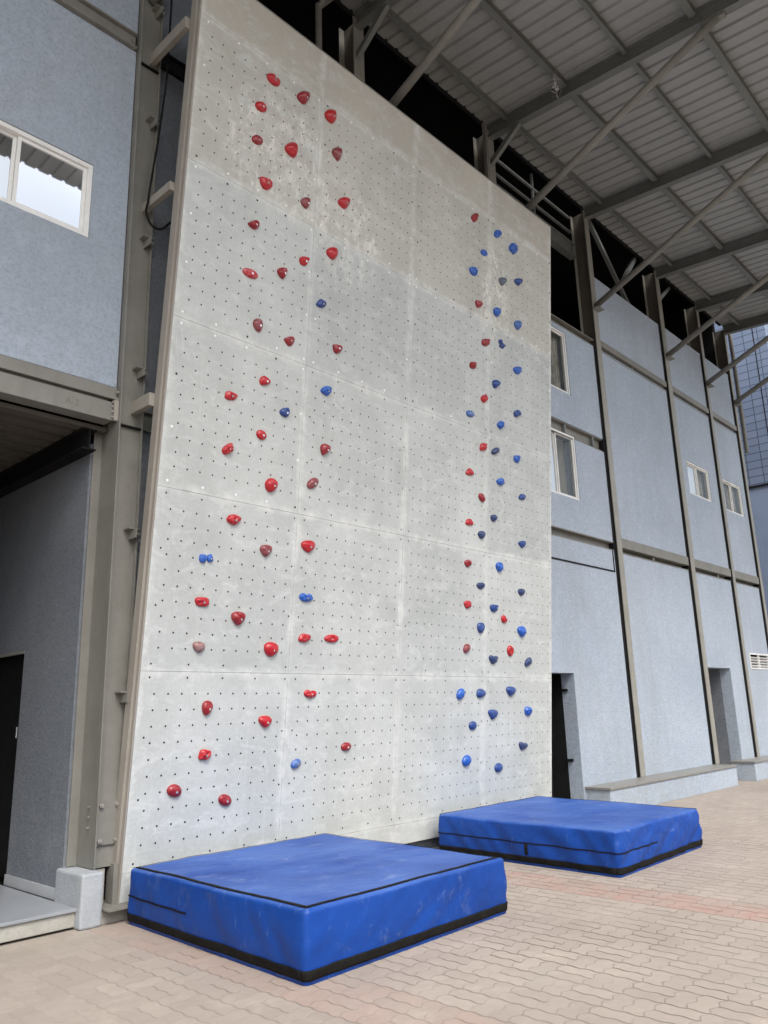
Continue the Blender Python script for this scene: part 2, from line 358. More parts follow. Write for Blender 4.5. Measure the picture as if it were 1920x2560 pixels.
HOLDS=[
(0.925, 8.021, 'notch', 'rb', 'kidney-shaped bright red hold, second-highest red one on the top-row panel, leftmost column', [[(88, -19),(66, -42),(34, -58),(-4, -65),(-40, -61),(-71, -48),(-91, -26),(-97, -1),(-89, 26),(-67, 49),(-35, 65),(2, 64),(10, 22),(62, 49),(90, 34),(97, 8)]]),
(1.337, 8.07, 'plain', 'rd', 'ridged dark red teardrop hold, highest red one on the top-row panel, leftmost column', [[(31, -89),(9, -98),(-19, -99),(-50, -93),(-78, -79),(-93, -55),(-88, -21),(-60, 20),(-17, 60),(31, 90),(69, 99),(90, 85),(93, 51),(83, 7),(66, -35),(49, -68)]]),
(0.79, 7.621, 'groove', 'rb', 'grooved glossy red oval hold, third-highest red one on the top-row panel, leftmost column', [[(70, -22),(51, -41),(25, -55),(-6, -62),(-36, -61),(-60, -51),(-75, -32),(-77, -8),(-68, 18),(-47, 41),(-20, 56),(10, 62),(38, 58),(60, 44),(74, 24),(77, 1)]]),
(1.745, 8.073, 'plain', 'rb', 'smooth bright red egg-shaped hold, highest red one on the top-row panel, second column', [[(45, -89),(21, -100),(-9, -102),(-43, -94),(-73, -78),(-91, -51),(-89, -15),(-67, 26),(-29, 65),(15, 93),(54, 102),(80, 88),(91, 55),(89, 12),(79, -31),(64, -66)]]),
(0.778, 7.227, 'plain', 'rd', 'small dark red oval hold, fifth-highest red one on the top-row panel, leftmost column', [[(72, -5),(55, -27),(30, -45),(0, -58),(-30, -62),(-55, -57),(-72, -43),(-77, -21),(-70, 5),(-52, 30),(-27, 50),(2, 61),(31, 62),(55, 54),(71, 38),(77, 17)]]),
(1.219, 7.365, 'plain', 'rb', 'big bright red teardrop hold, fourth-highest red one on the top-row panel, leftmost column', [[(55, -90),(33, -100),(3, -100),(-33, -94),(-67, -80),(-89, -56),(-91, -21),(-70, 20),(-32, 61),(13, 91),(54, 100),(80, 86),(91, 52),(90, 8),(81, -36),(70, -69)]]),
(1.876, 7.659, 'plain', 'rf', 'narrow dull red drop-shaped hold, second-highest red one on the top-row panel, second column', [[(22, -100),(11, -100),(-9, -90),(-36, -74),(-65, -53),(-83, -26),(-80, 8),(-54, 46),(-11, 80),(35, 100),(69, 100),(83, 75),(77, 33),(61, -15),(44, -58),(31, -88)]]),
(0.922, 6.797, 'groove', 'rb', 'ridged bright red teardrop hold, lowest red one on the top-row panel, leftmost column', [[(-86, 44),(-70, 56),(-41, 65),(-2, 72),(39, 74),(73, 66),(91, 45),(90, 12),(71, -25),(40, -57),(5, -74),(-28, -73),(-55, -55),(-74, -27),(-86, 2),(-91, 26)]]),
(1.459, 6.845, 'plain', 'rf', 'pointed dull red hold, sixth-highest red one on the top-row panel, leftmost column', [[(27, -74),(13, -77),(-8, -74),(-34, -64),(-58, -50),(-73, -30),(-70, -3),(-49, 28),(-14, 56),(25, 75),(56, 77),(72, 62),(73, 33),(64, -3),(51, -36),(39, -61)]]),
(2.018, 7.116, 'plain', 'rb', 'smooth red teardrop hold, lowest red one on the top-row panel, second column', [[(29, -82),(7, -89),(-21, -89),(-53, -81),(-81, -67),(-96, -45),(-90, -14),(-61, 23),(-16, 58),(34, 83),(73, 89),(94, 75),(96, 44),(85, 4),(67, -34),(48, -64)]]),
(0.807, 6.289, 'plain', 'rd', 'small dark red side-pointing hold, highest red one on the second-highest-row panel, leftmost column', [[(-75, -28),(-68, -14),(-50, 5),(-24, 28),(5, 49),(35, 62),(58, 61),(72, 44),(75, 16),(66, -16),(47, -42),(22, -58),(-6, -62),(-33, -58),(-56, -49),(-70, -40)]]),
(1.882, 6.429, 'plain', 'rb', 'smooth bright red rounded hold, highest red one on the second-highest-row panel, second column', [[(28, -80),(4, -87),(-24, -84),(-54, -74),(-79, -56),(-91, -30),(-85, 1),(-58, 35),(-17, 65),(27, 84),(64, 87),(86, 71),(91, 41),(83, 4),(68, -33),(49, -62)]]),
(1.492, 6.168, 'bumpy', 'rb', 'knobbly round red hold, second-highest red one on the second-highest-row panel, leftmost column', [[(2, -63),(-20, -66),(-43, -64),(-60, -51),(-69, -32),(-72, -10),(-65, 16),(-38, 39),(-6, 50),(24, 59),(55, 66),(72, 52),(66, 24),(55, -1),(45, -27),(26, -52)]]),
(0.811, 5.748, 'groove', 'rm', 'long slanted red oval hold, fourth-highest red one on the second-highest-row panel, leftmost column', [[(104, -6),(87, -26),(57, -41),(19, -50),(-23, -52),(-60, -45),(-89, -32),(-104, -14),(-104, 6),(-88, 25),(-59, 40),(-21, 50),(21, 52),(59, 46),(88, 32),(104, 14)]]),
(1.206, 5.915, 'groove', 'rd', 'grooved dark red drop-shaped hold, third-highest red one on the second-highest-row panel, leftmost column', [[(17, -73),(4, -74),(-15, -67),(-37, -54),(-57, -35),(-69, -13),(-64, 14),(-42, 40),(-8, 62),(28, 74),(56, 72),(69, 54),(67, 24),(56, -9),(42, -40),(29, -62)]]),
(1.765, 5.777, 'bumpy', 'bd', 'knobbly dark blue hold, only blue one on the second-highest-row panel, second column', [[(74, 4),(60, -16),(40, -36),(12, -50),(-16, -55),(-42, -55),(-67, -51),(-77, -32),(-65, -7),(-51, 14),(-36, 37),(-9, 55),(20, 55),(42, 47),(63, 39),(77, 24)]]),
(0.946, 5.244, 'groove', 'rf', 'tall faded red oval hold, fifth-highest red one on the second-highest-row panel, leftmost column', [[(27, -75),(8, -78),(-14, -71),(-36, -55),(-54, -33),(-64, -6),(-61, 23),(-44, 50),(-18, 69),(12, 78),(38, 73),(56, 55),(64, 27),(63, -6),(55, -37),(43, -61)]]),
(1.357, 5.213, 'plain', 'rd', 'wedge-shaped dark red hold, lowest red one on the second-highest-row panel, leftmost column', [[(-74, -3),(-65, 9),(-45, 24),(-16, 42),(16, 58),(45, 65),(66, 58),(74, 34),(68, 1),(52, -32),(29, -56),(3, -65),(-22, -60),(-44, -45),(-62, -29),(-72, -15)]]),
(2.036, 5.338, 'plain', 'rd', 'small dark red tilted hold, lowest red one on the second-highest-row panel, second column', [[(-73, 35),(-59, 43),(-34, 51),(-1, 58),(35, 61),(64, 57),(77, 41),(72, 14),(51, -18),(20, -46),(-11, -61),(-38, -60),(-57, -45),(-69, -21),(-75, 3),(-77, 22)]]),
(1.085, 4.69, 'plain', 'rb', 'small bright red side-pointing hold, highest red one on the middle-row panel, leftmost column', [[(75, 7),(67, -6),(47, -21),(19, -38),(-12, -51),(-41, -57),(-64, -50),(-75, -31),(-75, -3),(-63, 25),(-42, 47),(-16, 57),(11, 55),(38, 45),(59, 32),(72, 19)]]),
(1.903, 4.822, 'bumpy', 'bb', 'knobbly triangular blue hold, only blue one on the middle-row panel, second column', [[(15, -64),(-4, -60),(-24, -54),(-53, -49),(-80, -35),(-82, -12),(-66, 8),(-45, 31),(-7, 55),(36, 64),(65, 57),(81, 44),(82, 22),(66, -6),(48, -31),(33, -53)]]),
(0.694, 4.426, 'bumpy', 'rb', 'lumpy bright red hold, second-highest red one on the middle-row panel, leftmost column', [[(77, 9),(66, -9),(49, -26),(21, -40),(-10, -46),(-42, -49),(-69, -43),(-79, -25),(-75, -5),(-72, 15),(-59, 37),(-29, 49),(3, 48),(31, 45),(61, 41),(79, 28)]]),
(1.356, 4.439, 'plain', 'bd', 'plain navy blue hold, only blue one on the middle-row panel, leftmost column', [[(34, -53),(15, -59),(-8, -58),(-34, -53),(-57, -42),(-70, -26),(-69, -4),(-51, 19),(-22, 41),(12, 55),(42, 59),(62, 50),(70, 30),(68, 5),(60, -20),(49, -40)]]),
(1.083, 4.131, 'groove', 'rb', 'bright red grooved oval hold, third-highest red one on the middle-row panel, leftmost column', [[(52, -36),(32, -49),(7, -55),(-19, -52),(-42, -41),(-59, -24),(-67, -4),(-64, 17),(-52, 36),(-32, 49),(-8, 55),(19, 52),(42, 42),(59, 25),(67, 4),(64, -18)]]),
(0.7, 3.904, 'bumpy', 'rb', 'lumpy tilted red hold, fourth-highest red one on the middle-row panel, leftmost column', [[(-51, -64),(-62, -49),(-68, -29),(-60, -3),(-39, 21),(-17, 41),(8, 61),(36, 70),(53, 57),(59, 39),(68, 22),(67, -3),(46, -29),(20, -47),(-5, -62),(-31, -70)]]),
(1.935, 4.167, 'plain', 'rd', 'dark red teardrop hold, highest red one on the middle-row panel, second column', [[(-36, -74),(-48, -68),(-58, -51),(-69, -26),(-76, 3),(-72, 32),(-54, 55),(-22, 70),(18, 74),(54, 66),(75, 49),(76, 24),(58, -4),(30, -31),(2, -54),(-21, -69)]]),
(1.243, 3.651, 'plain', 'rb', 'large round bright red hold, lowest red one on the middle-row panel, leftmost column', [[(-11, -81),(-39, -76),(-62, -59),(-77, -34),(-82, -4),(-74, 27),(-54, 54),(-24, 73),(10, 81),(43, 76),(68, 60),(82, 34),(81, 3),(68, -28),(46, -55),(18, -74)]]),
(1.784, 3.773, 'plain', 'rf', 'chalky faded red oval hold, lowest red one on the middle-row panel, second column', [[(-65, -66),(-80, -50),(-82, -27),(-72, 0),(-52, 28),(-23, 51),(9, 66),(40, 72),(65, 66),(80, 50),(82, 27),(72, -1),(51, -29),(22, -52),(-10, -67),(-41, -72)]]),
(0.83, 3.237, 'bumpy', 'rb', 'lumpy triangular red hold, highest red one on the second-lowest-row panel, leftmost column', [[(5, -57),(-11, -53),(-34, -48),(-65, -38),(-88, -19),(-87, 1),(-79, 19),(-58, 41),(-9, 57),(38, 55),(68, 47),(88, 35),(86, 13),(64, -12),(41, -34),(22, -51)]]),
(1.232, 2.992, 'groove', 'rf', 'two-toned dull red grooved hold, second-highest red one on the second-lowest-row panel, leftmost column', [[(-3, -66),(-20, -62),(-39, -49),(-60, -29),(-76, -4),(-80, 21),(-68, 43),(-39, 59),(1, 66),(40, 64),(69, 51),(80, 30),(74, 4),(56, -22),(34, -45),(14, -61)]]),
(1.769, 3.105, 'plain', 'rb', 'large smooth bright red hold, highest red one on the second-lowest-row panel, second column', [[(6, -70),(-19, -68),(-46, -56),(-74, -37),(-97, -13),(-104, 12),(-90, 37),(-54, 56),(-4, 69),(47, 70),(86, 60),(104, 40),(100, 12),(81, -18),(55, -44),(30, -62)]]),
(0.56, 2.837, 'double', 'bb', 'twin-lobed bright blue hold, only blue one on the second-lowest-row panel, leftmost column', [[(-38, -50),(-54, -47),(-69, -40),(-80, -26),(-83, -9),(-83, 9),(-78, 26),(-62, 36),(-46, 37),(-30, 38),(-12, 35),(-1, 20),(-1, 1),(-4, -16),(-8, -33),(-20, -47)], [(47, -32),(32, -35),(17, -29),(9, -14),(7, 2),(7, 18),(13, 33),(26, 42),(39, 48),(55, 50),(68, 40),(74, 25),(80, 10),(83, -7),(76, -23),(61, -29)]]),
(0.552, 2.441, 'bumpy', 'rb', 'wide lumpy red hold, third-highest red one on the second-lowest-row panel, leftmost column', [[(81, 1),(80, -16),(66, -34),(35, -44),(1, -47),(-32, -46),(-60, -36),(-74, -19),(-82, 1),(-83, 23),(-62, 40),(-29, 45),(2, 46),(37, 47),(70, 38),(83, 19)]]),
(0.958, 2.318, 'groove', 'rd', 'large dark red scooped hold, fourth-highest red one on the second-lowest-row panel, leftmost column', [[(4, -71),(-17, -67),(-39, -52),(-62, -29),(-80, -3),(-86, 24),(-74, 48),(-44, 64),(-3, 71),(40, 68),(72, 53),(86, 30),(82, 3),(66, -25),(45, -49),(23, -65)]]),
(1.78, 2.58, 'notchup', 'bb', 'wide bean-shaped blue hold, only blue one on the second-lowest-row panel, second column', [[(100, 5),(92, -15),(69, -32),(36, -43),(-3, -48),(-41, -44),(-73, -34),(-94, -18),(-100, 2),(-92, 21),(-70, 38),(-36, 48),(0, 30),(35, 45),(72, 40),(94, 24)]]),
(0.554, 2.038, 'plain', 'rg', 'scuffed greyish red hold, lowest red one on the second-lowest-row panel, leftmost column', [[(-1, -54),(-19, -49),(-37, -37),(-54, -19),(-67, 2),(-70, 23),(-59, 40),(-34, 51),(0, 54),(34, 49),(59, 36),(70, 18),(67, -3),(53, -23),(35, -40),(16, -51)]]),
(1.372, 2.047, 'plain', 'rb', 'large smooth bright red hold, fifth-highest red one on the second-lowest-row panel, leftmost column', [[(-14, -77),(-42, -68),(-66, -49),(-85, -22),(-95, 9),(-91, 38),(-70, 62),(-35, 75),(8, 77),(50, 67),(81, 47),(95, 20),(90, -10),(72, -38),(45, -61),(15, -75)]]),
(1.791, 2.173, 'bumpy', 'rb', 'lumpy bright red oval hold, lowest red one on the second-lowest-row panel, second column', [[(-89, -21),(-84, -3),(-75, 15),(-59, 35),(-26, 49),(8, 48),(36, 45),(69, 40),(89, 24),(83, 1),(66, -18),(46, -35),(16, -47),(-19, -49),(-51, -45),(-78, -37)]]),
(2.16, 2.185, 'hollow', 'rb', 'wide flat red hold, second-highest red one on the second-lowest-row panel, second column', [[(-111, -8),(-105, 9),(-83, 25),(-48, 38),(-6, 46),(37, 47),(74, 40),(101, 26),(111, 7),(105, -13),(82, -30),(47, -42),(4, -47),(-39, -45),(-76, -37),(-101, -24)]]),
(1.906, 1.624, 'notchup', 'rb', 'crescent-shaped lumpy red hold, highest red one on the bottom-row panel, second column', [[(93, 2),(87, -16),(68, -32),(38, -42),(3, -45),(-33, -41),(-64, -31),(-85, -15),(-93, 3),(-88, 21),(-69, 36),(-39, 45),(-3, 30),(25, 36),(63, 35),(85, 20)]]),
(0.694, 1.506, 'plain', 'rd', 'tall dark red hold, highest red one on the bottom-row panel, leftmost column', [[(-20, -71),(-36, -62),(-49, -42),(-59, -16),(-62, 13),(-57, 40),(-41, 60),(-16, 71),(13, 70),(39, 58),(57, 38),(62, 13),(55, -14),(39, -39),(18, -59),(-2, -70)]]),
(1.353, 1.368, 'plain', 'rb', 'rounded triangular red hold, second-highest red one on the bottom-row panel, leftmost column', [[(6, -61),(-14, -56),(-37, -42),(-61, -21),(-79, 2),(-86, 26),(-75, 45),(-45, 58),(-4, 61),(39, 56),(71, 41),(86, 21),(83, -2),(68, -25),(47, -45),(26, -57)]]),
(0.706, 1.104, 'bumpy', 'rb', 'lumpy knuckled red hold, third-highest red one on the bottom-row panel, leftmost column', [[(-72, -31),(-72, -11),(-68, 8),(-63, 29),(-43, 48),(-13, 52),(13, 47),(40, 42),(65, 29),(72, 6),(64, -15),(51, -33),(30, -47),(1, -52),(-28, -50),(-55, -45)]]),
(2.439, 1.085, 'plain', 'rd', 'small dark red oval hold, lowest red one on the bottom-row panel, second column', [[(-74, -21),(-80, -3),(-74, 16),(-57, 32),(-31, 43),(0, 48),(30, 45),(57, 36),(74, 21),(80, 3),(74, -16),(56, -32),(30, -43),(-1, -48),(-31, -45),(-57, -36)]]),
(1.767, 0.958, 'plain', 'bf', 'small faded blue oval hold, only blue one on the bottom-row panel, second column', [[(-57, -40),(-68, -25),(-69, -6),(-60, 13),(-42, 31),(-17, 44),(10, 51),(36, 49),(57, 40),(68, 25),(69, 6),(60, -14),(41, -32),(16, -45),(-11, -51),(-37, -49)]]),
(0.423, 0.822, 'plain', 'rd', 'large round dull-topped red hold, fourth-highest red one on the bottom-row panel, leftmost column', [[(-76, -5),(-77, 17),(-66, 36),(-46, 52),(-19, 60),(11, 59),(39, 48),(62, 29),(75, 5),(77, -21),(67, -42),(45, -56),(17, -60),(-14, -55),(-42, -43),(-64, -25)]]),
(0.956, 0.695, 'plain', 'rd', 'smooth round deep red hold, lowest red one on the bottom-row panel, leftmost column', [[(76, -29),(62, -46),(39, -57),(10, -58),(-20, -51),(-48, -36),(-68, -16),(-78, 7),(-76, 28),(-63, 46),(-40, 56),(-11, 58),(19, 52),(47, 37),(68, 16),(78, -7)]]),
(4.455, 8.051, 'bumpy', 'rd', 'small knobbly red hold, highest red one on the top-row panel, third column', [[(-6, -84),(-24, -79),(-41, -69),(-63, -59),(-77, -36),(-68, -5),(-47, 22),(-24, 50),(10, 77),(45, 84),(66, 72),(77, 54),(76, 26),(59, -9),(38, -40),(17, -69)]]),
(5.002, 8.045, 'bumpy', 'bb', 'small knobbly blue hold, highest blue one on the top-row panel, rightmost column', [[(-11, -70),(-37, -73),(-65, -73),(-87, -61),(-89, -34),(-78, -7),(-65, 21),(-38, 53),(5, 73),(39, 73),(66, 70),(89, 62),(89, 35),(69, 2),(44, -29),(18, -55)]]),
(5.378, 7.984, 'bumpy', 'bb', 'tall lumpy blue hold, second-highest blue one on the top-row panel, rightmost column', [[(50, -83),(11, -90),(-23, -82),(-58, -78),(-93, -63),(-102, -30),(-84, 6),(-63, 38),(-34, 71),(8, 90),(47, 88),(79, 76),(100, 52),(102, 17),(91, -18),(78, -53)]]),
(4.692, 7.623, 'plain', 'bb', 'small tilted blue hold, highest blue one on the top-row panel, third column', [[(72, -17),(50, -34),(20, -47),(-14, -53),(-45, -52),(-70, -44),(-83, -29),(-83, -8),(-69, 14),(-45, 34),(-14, 48),(19, 53),(48, 50),(70, 38),(83, 21),(83, 2)]]),
(4.447, 7.251, 'bumpy', 'bb', 'lumpy bright blue hold, lowest blue one on the top-row panel, third column', [[(63, -56),(37, -67),(4, -75),(-34, -72),(-61, -57),(-77, -38),(-91, -15),(-82, 18),(-42, 45),(-1, 59),(36, 72),(72, 75),(91, 52),(91, 20),(89, -10),(82, -37)]]),
(5.138, 7.369, 'plain', 'bg', 'slate-coloured faded blue hold, fourth-highest blue one on the top-row panel, rightmost column', [[(-13, -81),(-31, -82),(-52, -73),(-76, -58),(-97, -37),(-103, -12),(-87, 17),(-48, 46),(5, 69),(57, 82),(92, 78),(103, 58),(90, 26),(62, -11),(32, -45),(7, -69)]]),
(5.534, 7.522, 'plain', 'bd', 'dark blue triangular hold, third-highest blue one on the top-row panel, rightmost column', [[(0, -74),(-21, -77),(-47, -73),(-77, -64),(-104, -50),(-115, -29),(-101, -2),(-60, 28),(-1, 56),(58, 75),(100, 77),(115, 62),(104, 32),(77, -3),(47, -36),(21, -61)]]),
(4.595, 6.815, 'plain', 'rd', 'flat-topped small red hold, lowest red one on the top-row panel, third column', [[(-79, 32),(-60, 43),(-30, 52),(8, 59),(47, 62),(77, 57),(89, 40),(80, 12),(53, -19),(16, -47),(-22, -62),(-52, -62),(-73, -48),(-84, -26),(-89, -2),(-88, 18)]]),
(5.004, 6.853, 'plain', 'bb', 'smooth bright blue oval hold, fifth-highest blue one on the top-row panel, rightmost column', [[(14, -76),(-11, -81),(-37, -75),(-62, -60),(-80, -38),(-86, -10),(-75, 19),(-48, 48),(-10, 70),(30, 81),(63, 77),(82, 60),(86, 31),(76, -2),(59, -35),(38, -61)]]),
(5.526, 6.838, 'plain', 'bf', 'chalky blue teardrop hold, lowest blue one on the top-row panel, rightmost column', [[(0, -88),(-21, -89),(-46, -79),(-72, -62),(-93, -38),(-100, -8),(-86, 23),(-51, 54),(-1, 78),(49, 89),(86, 84),(100, 62),(94, 28),(73, -12),(47, -48),(22, -74)]]),
(4.752, 6.318, 'bumpy', 'rd', 'round knobbly red hold, highest red one on the second-highest-row panel, third column', [[(0, -62),(-34, -68),(-66, -67),(-87, -54),(-92, -33),(-89, -9),(-73, 18),(-38, 40),(-2, 51),(33, 62),(71, 68),(92, 52),(87, 26),(80, 2),(69, -24),(39, -49)]]),
(5.135, 6.415, 'doublev', 'bd', 'twin-lobed dark blue hold, highest blue one on the second-highest-row panel, rightmost column', [[(23, 51),(18, 37),(8, 22),(-10, 8),(-31, 0),(-52, -6),(-72, -6),(-81, 4),(-80, 17),(-80, 30),(-74, 46),(-54, 60),(-32, 66),(-13, 69),(8, 72),(22, 65)], [(81, -1),(72, -20),(60, -40),(41, -60),(12, -72),(-13, -70),(-33, -67),(-55, -64),(-65, -48),(-53, -27),(-35, -8),(-16, 10),(10, 24),(37, 28),(60, 25),(77, 16)]]),
(4.484, 5.903, 'bumpy', 'rd', 'small round dark red hold, second-highest red one on the second-highest-row panel, third column', [[(0, -58),(-30, -61),(-58, -59),(-75, -45),(-79, -25),(-77, -3),(-64, 22),(-34, 41),(-3, 49),(27, 57),(60, 61),(79, 47),(75, 22),(67, 0),(58, -24),(33, -47)]]),
(5.523, 6.15, 'plain', 'bb', 'smooth bright blue pointed hold, second-highest blue one on the second-highest-row panel, rightmost column', [[(-113, -13),(-96, 6),(-63, 27),(-19, 49),(30, 66),(74, 73),(104, 65),(114, 40),(105, 6),(78, -30),(41, -58),(0, -73),(-40, -73),(-75, -63),(-101, -47),(-114, -30)]]),
(5.011, 5.784, 'plain', 'bd', 'plain navy blue teardrop hold, third-highest blue one on the second-highest-row panel, rightmost column', [[(-37, -75),(-55, -71),(-73, -58),(-89, -37),(-98, -11),(-94, 16),(-72, 42),(-32, 62),(18, 74),(64, 75),(93, 63),(98, 40),(81, 11),(50, -20),(16, -48),(-14, -66)]]),
(4.742, 5.501, 'bumpy', 'rb', 'small lumpy red hold, lowest red one on the second-highest-row panel, third column', [[(-17, -68),(-31, -60),(-47, -51),(-70, -38),(-84, -16),(-74, 8),(-54, 28),(-28, 50),(15, 68),(54, 65),(75, 51),(84, 35),(76, 10),(51, -17),(25, -41),(2, -61)]]),
(4.443, 5.214, 'plain', 'bf', 'slanted blue oval hold, only blue one on the second-highest-row panel, third column', [[(90, -11),(70, -27),(40, -41),(3, -49),(-35, -51),(-67, -45),(-89, -31),(-96, -12),(-88, 9),(-67, 29),(-36, 43),(0, 51),(36, 49),(67, 40),(88, 26),(96, 8)]]),
(5.528, 5.493, 'bumpy', 'bd', 'small knobbly blue hold, fourth-highest blue one on the second-highest-row panel, rightmost column', [[(98, 29),(95, 6),(63, -16),(30, -33),(-3, -52),(-43, -64),(-73, -58),(-89, -41),(-98, -22),(-93, 2),(-70, 26),(-41, 45),(-4, 61),(34, 64),(59, 53),(78, 42)]]),
(5.119, 5.229, 'bumpy', 'bb', 'lumpy oval blue hold, lowest blue one on the second-highest-row panel, rightmost column', [[(4, -66),(-23, -62),(-44, -51),(-68, -42),(-85, -23),(-76, 3),(-52, 24),(-29, 43),(2, 62),(37, 66),(62, 56),(79, 40),(85, 19),(75, -7),(56, -30),(34, -52)]]),
(4.733, 4.827, 'bumpy', 'rb', 'knobbly bright red hold, highest red one on the middle-row panel, third column', [[(-31, -64),(-61, -67),(-79, -52),(-77, -26),(-70, -1),(-59, 25),(-33, 47),(0, 60),(34, 67),(65, 64),(79, 45),(78, 23),(76, -1),(60, -30),(27, -50),(-4, -57)]]),
(5.013, 4.834, 'plain', 'bn', 'tilted navy blue oval hold, highest blue one on the middle-row panel, rightmost column', [[(-86, -63),(-97, -49),(-94, -28),(-76, -3),(-47, 23),(-11, 45),(27, 61),(61, 67),(85, 63),(97, 49),(93, 28),(76, 2),(46, -24),(10, -46),(-28, -61),(-62, -67)]]),
(5.527, 4.833, 'bumpy', 'bb', 'small lumpy bright blue hold, second-highest blue one on the middle-row panel, rightmost column', [[(-2, -63),(-28, -62),(-55, -56),(-75, -40),(-84, -19),(-87, 5),(-74, 30),(-40, 48),(-3, 55),(34, 62),(72, 63),(87, 43),(77, 16),(66, -9),(53, -35),(28, -57)]]),
(4.456, 4.429, 'bumpy', 'rb', 'irregular bright red hold, second-highest red one on the middle-row panel, third column', [[(85, -20),(65, -33),(38, -45),(2, -52),(-34, -53),(-68, -51),(-94, -41),(-94, -18),(-73, 5),(-53, 27),(-28, 48),(8, 53),(37, 41),(59, 26),(82, 13),(94, -4)]]),
(5.125, 4.432, 'bumpy', 'bb', 'knobbly blue hold, third-highest blue one on the middle-row panel, rightmost column', [[(44, -55),(18, -59),(-13, -61),(-45, -54),(-69, -40),(-87, -24),(-86, -1),(-57, 20),(-20, 36),(18, 53),(60, 61),(84, 47),(85, 23),(87, 1),(87, -23),(70, -45)]]),
(5.662, 4.31, 'bumpy', 'bd', 'small dark blue knobbly hold, fourth-highest blue one on the middle-row panel, rightmost column', [[(94, 14),(85, -4),(70, -24),(40, -42),(2, -50),(-29, -50),(-62, -50),(-92, -41),(-94, -19),(-76, 3),(-59, 21),(-35, 40),(2, 50),(36, 47),(66, 41),(88, 31)]]),
(4.714, 4.133, 'plain', 'rd', 'narrow dark red hold, third-highest red one on the middle-row panel, third column', [[(45, -60),(23, -63),(-4, -57),(-31, -44),(-54, -25),(-68, -2),(-70, 21),(-59, 42),(-36, 57),(-7, 63),(22, 59),(46, 44),(63, 22),(70, -4),(69, -28),(60, -48)]]),
(4.996, 3.901, 'plain', 'bn', 'small navy blue hold, fifth-highest blue one on the middle-row panel, rightmost column', [[(-20, -56),(-39, -53),(-57, -41),(-73, -24),(-82, -4),(-80, 17),(-62, 36),(-30, 49),(10, 56),(48, 54),(74, 43),(82, 25),(73, 4),(52, -18),(26, -38),(2, -51)]]),
(4.466, 3.767, 'bumpy', 'rb', 'irregular chipped red hold, lowest red one on the middle-row panel, third column', [[(86, -21),(72, -34),(38, -39),(4, -42),(-33, -48),(-70, -48),(-86, -32),(-85, -11),(-75, 12),(-53, 33),(-22, 45),(9, 48),(40, 43),(63, 27),(71, 8),(79, -7)]]),
(4.728, 3.638, 'plain', 'bn', 'smooth navy blue egg-shaped hold, only blue one on the middle-row panel, third column', [[(1, -59),(-20, -58),(-43, -48),(-65, -32),(-82, -12),(-86, 10),(-73, 30),(-42, 47),(-1, 58),(40, 59),(71, 51),(86, 34),(83, 11),(67, -14),(45, -36),(23, -52)]]),
(5.664, 3.638, 'bumpy', 'bd', 'knobbly blue with side knob hold, lowest blue one on the middle-row panel, rightmost column', [[(3, -58),(-24, -55),(-44, -40),(-66, -27),(-91, -11),(-95, 10),(-70, 29),(-37, 42),(2, 55),(46, 58),(77, 49),(93, 34),(95, 13),(76, -10),(51, -28),(29, -45)]]),
(4.449, 3.232, 'bumpy', 'rd', 'round lumpy red hold, highest red one on the second-lowest-row panel, third column', [[(0, -53),(-32, -53),(-52, -38),(-65, -23),(-79, -7),(-79, 14),(-58, 32),(-31, 43),(-3, 52),(27, 53),(51, 44),(69, 30),(79, 11),(71, -10),(49, -26),(27, -40)]]),
(5.129, 3.259, 'plain', 'bb', 'tall bright blue teardrop hold, highest blue one on the second-lowest-row panel, rightmost column', [[(1, -73),(-21, -70),(-43, -57),(-66, -35),(-82, -9),(-86, 18),(-73, 44),(-43, 63),(-1, 73),(41, 73),(72, 60),(86, 38),(83, 9),(67, -21),(45, -47),(23, -65)]]),
(4.728, 2.972, 'plain', 'bn', 'wide rounded navy blue hold, highest blue one on the second-lowest-row panel, third column', [[(1, -50),(-26, -49),(-53, -40),(-77, -26),(-93, -9),(-95, 10),(-79, 27),(-45, 41),(-1, 49),(43, 50),(78, 42),(95, 28),(94, 8),(79, -12),(55, -30),(28, -44)]]),
(5.657, 2.969, 'plain', 'bn', 'small navy blue wedge hold, second-highest blue one on the second-lowest-row panel, rightmost column', [[(-12, -55),(-32, -52),(-53, -41),(-75, -24),(-92, -3),(-95, 17),(-79, 36),(-43, 49),(4, 55),(51, 53),(84, 42),(95, 25),(85, 3),(62, -19),(34, -38),(9, -51)]]),
(4.451, 2.71, 'bumpy', 'rb', 'small bright red hold, second-highest red one on the second-lowest-row panel, third column', [[(12, -52),(-8, -57),(-34, -49),(-54, -30),(-69, -11),(-80, 9),(-72, 29),(-43, 44),(-6, 54),(35, 57),(64, 46),(74, 28),(80, 9),(76, -16),(54, -37),(30, -45)]]),
(5.022, 2.704, 'bumpy', 'bd', 'notched lumpy blue hold, third-highest blue one on the second-lowest-row panel, rightmost column', [[(-2, -56),(-28, -52),(-56, -43),(-80, -26),(-93, -5),(-99, 17),(-87, 39),(-48, 52),(-4, 54),(39, 56),(82, 53),(99, 33),(85, 8),(69, -14),(54, -37),(27, -54)]]),
(5.252, 2.578, 'notch', 'rb', 'small notched red hold, highest red one on the second-lowest-row panel, rightmost column', [[(12, -57),(-15, -55),(-41, -45),(-61, -29),(-72, -7),(-73, 15),(-61, 35),(-38, 51),(-7, 57),(19, 46),(21, 20),(28, 13),(69, 9),(73, -14),(59, -34),(37, -50)]]),
(4.741, 2.435, 'plain', 'bd', 'tall smooth dark blue hold, lowest blue one on the second-lowest-row panel, third column', [[(-13, -75),(-33, -70),(-53, -53),(-72, -29),(-84, 0),(-84, 28),(-68, 53),(-36, 69),(5, 75),(45, 70),(73, 54),(84, 29),(77, 0),(57, -29),(33, -53),(8, -70)]]),
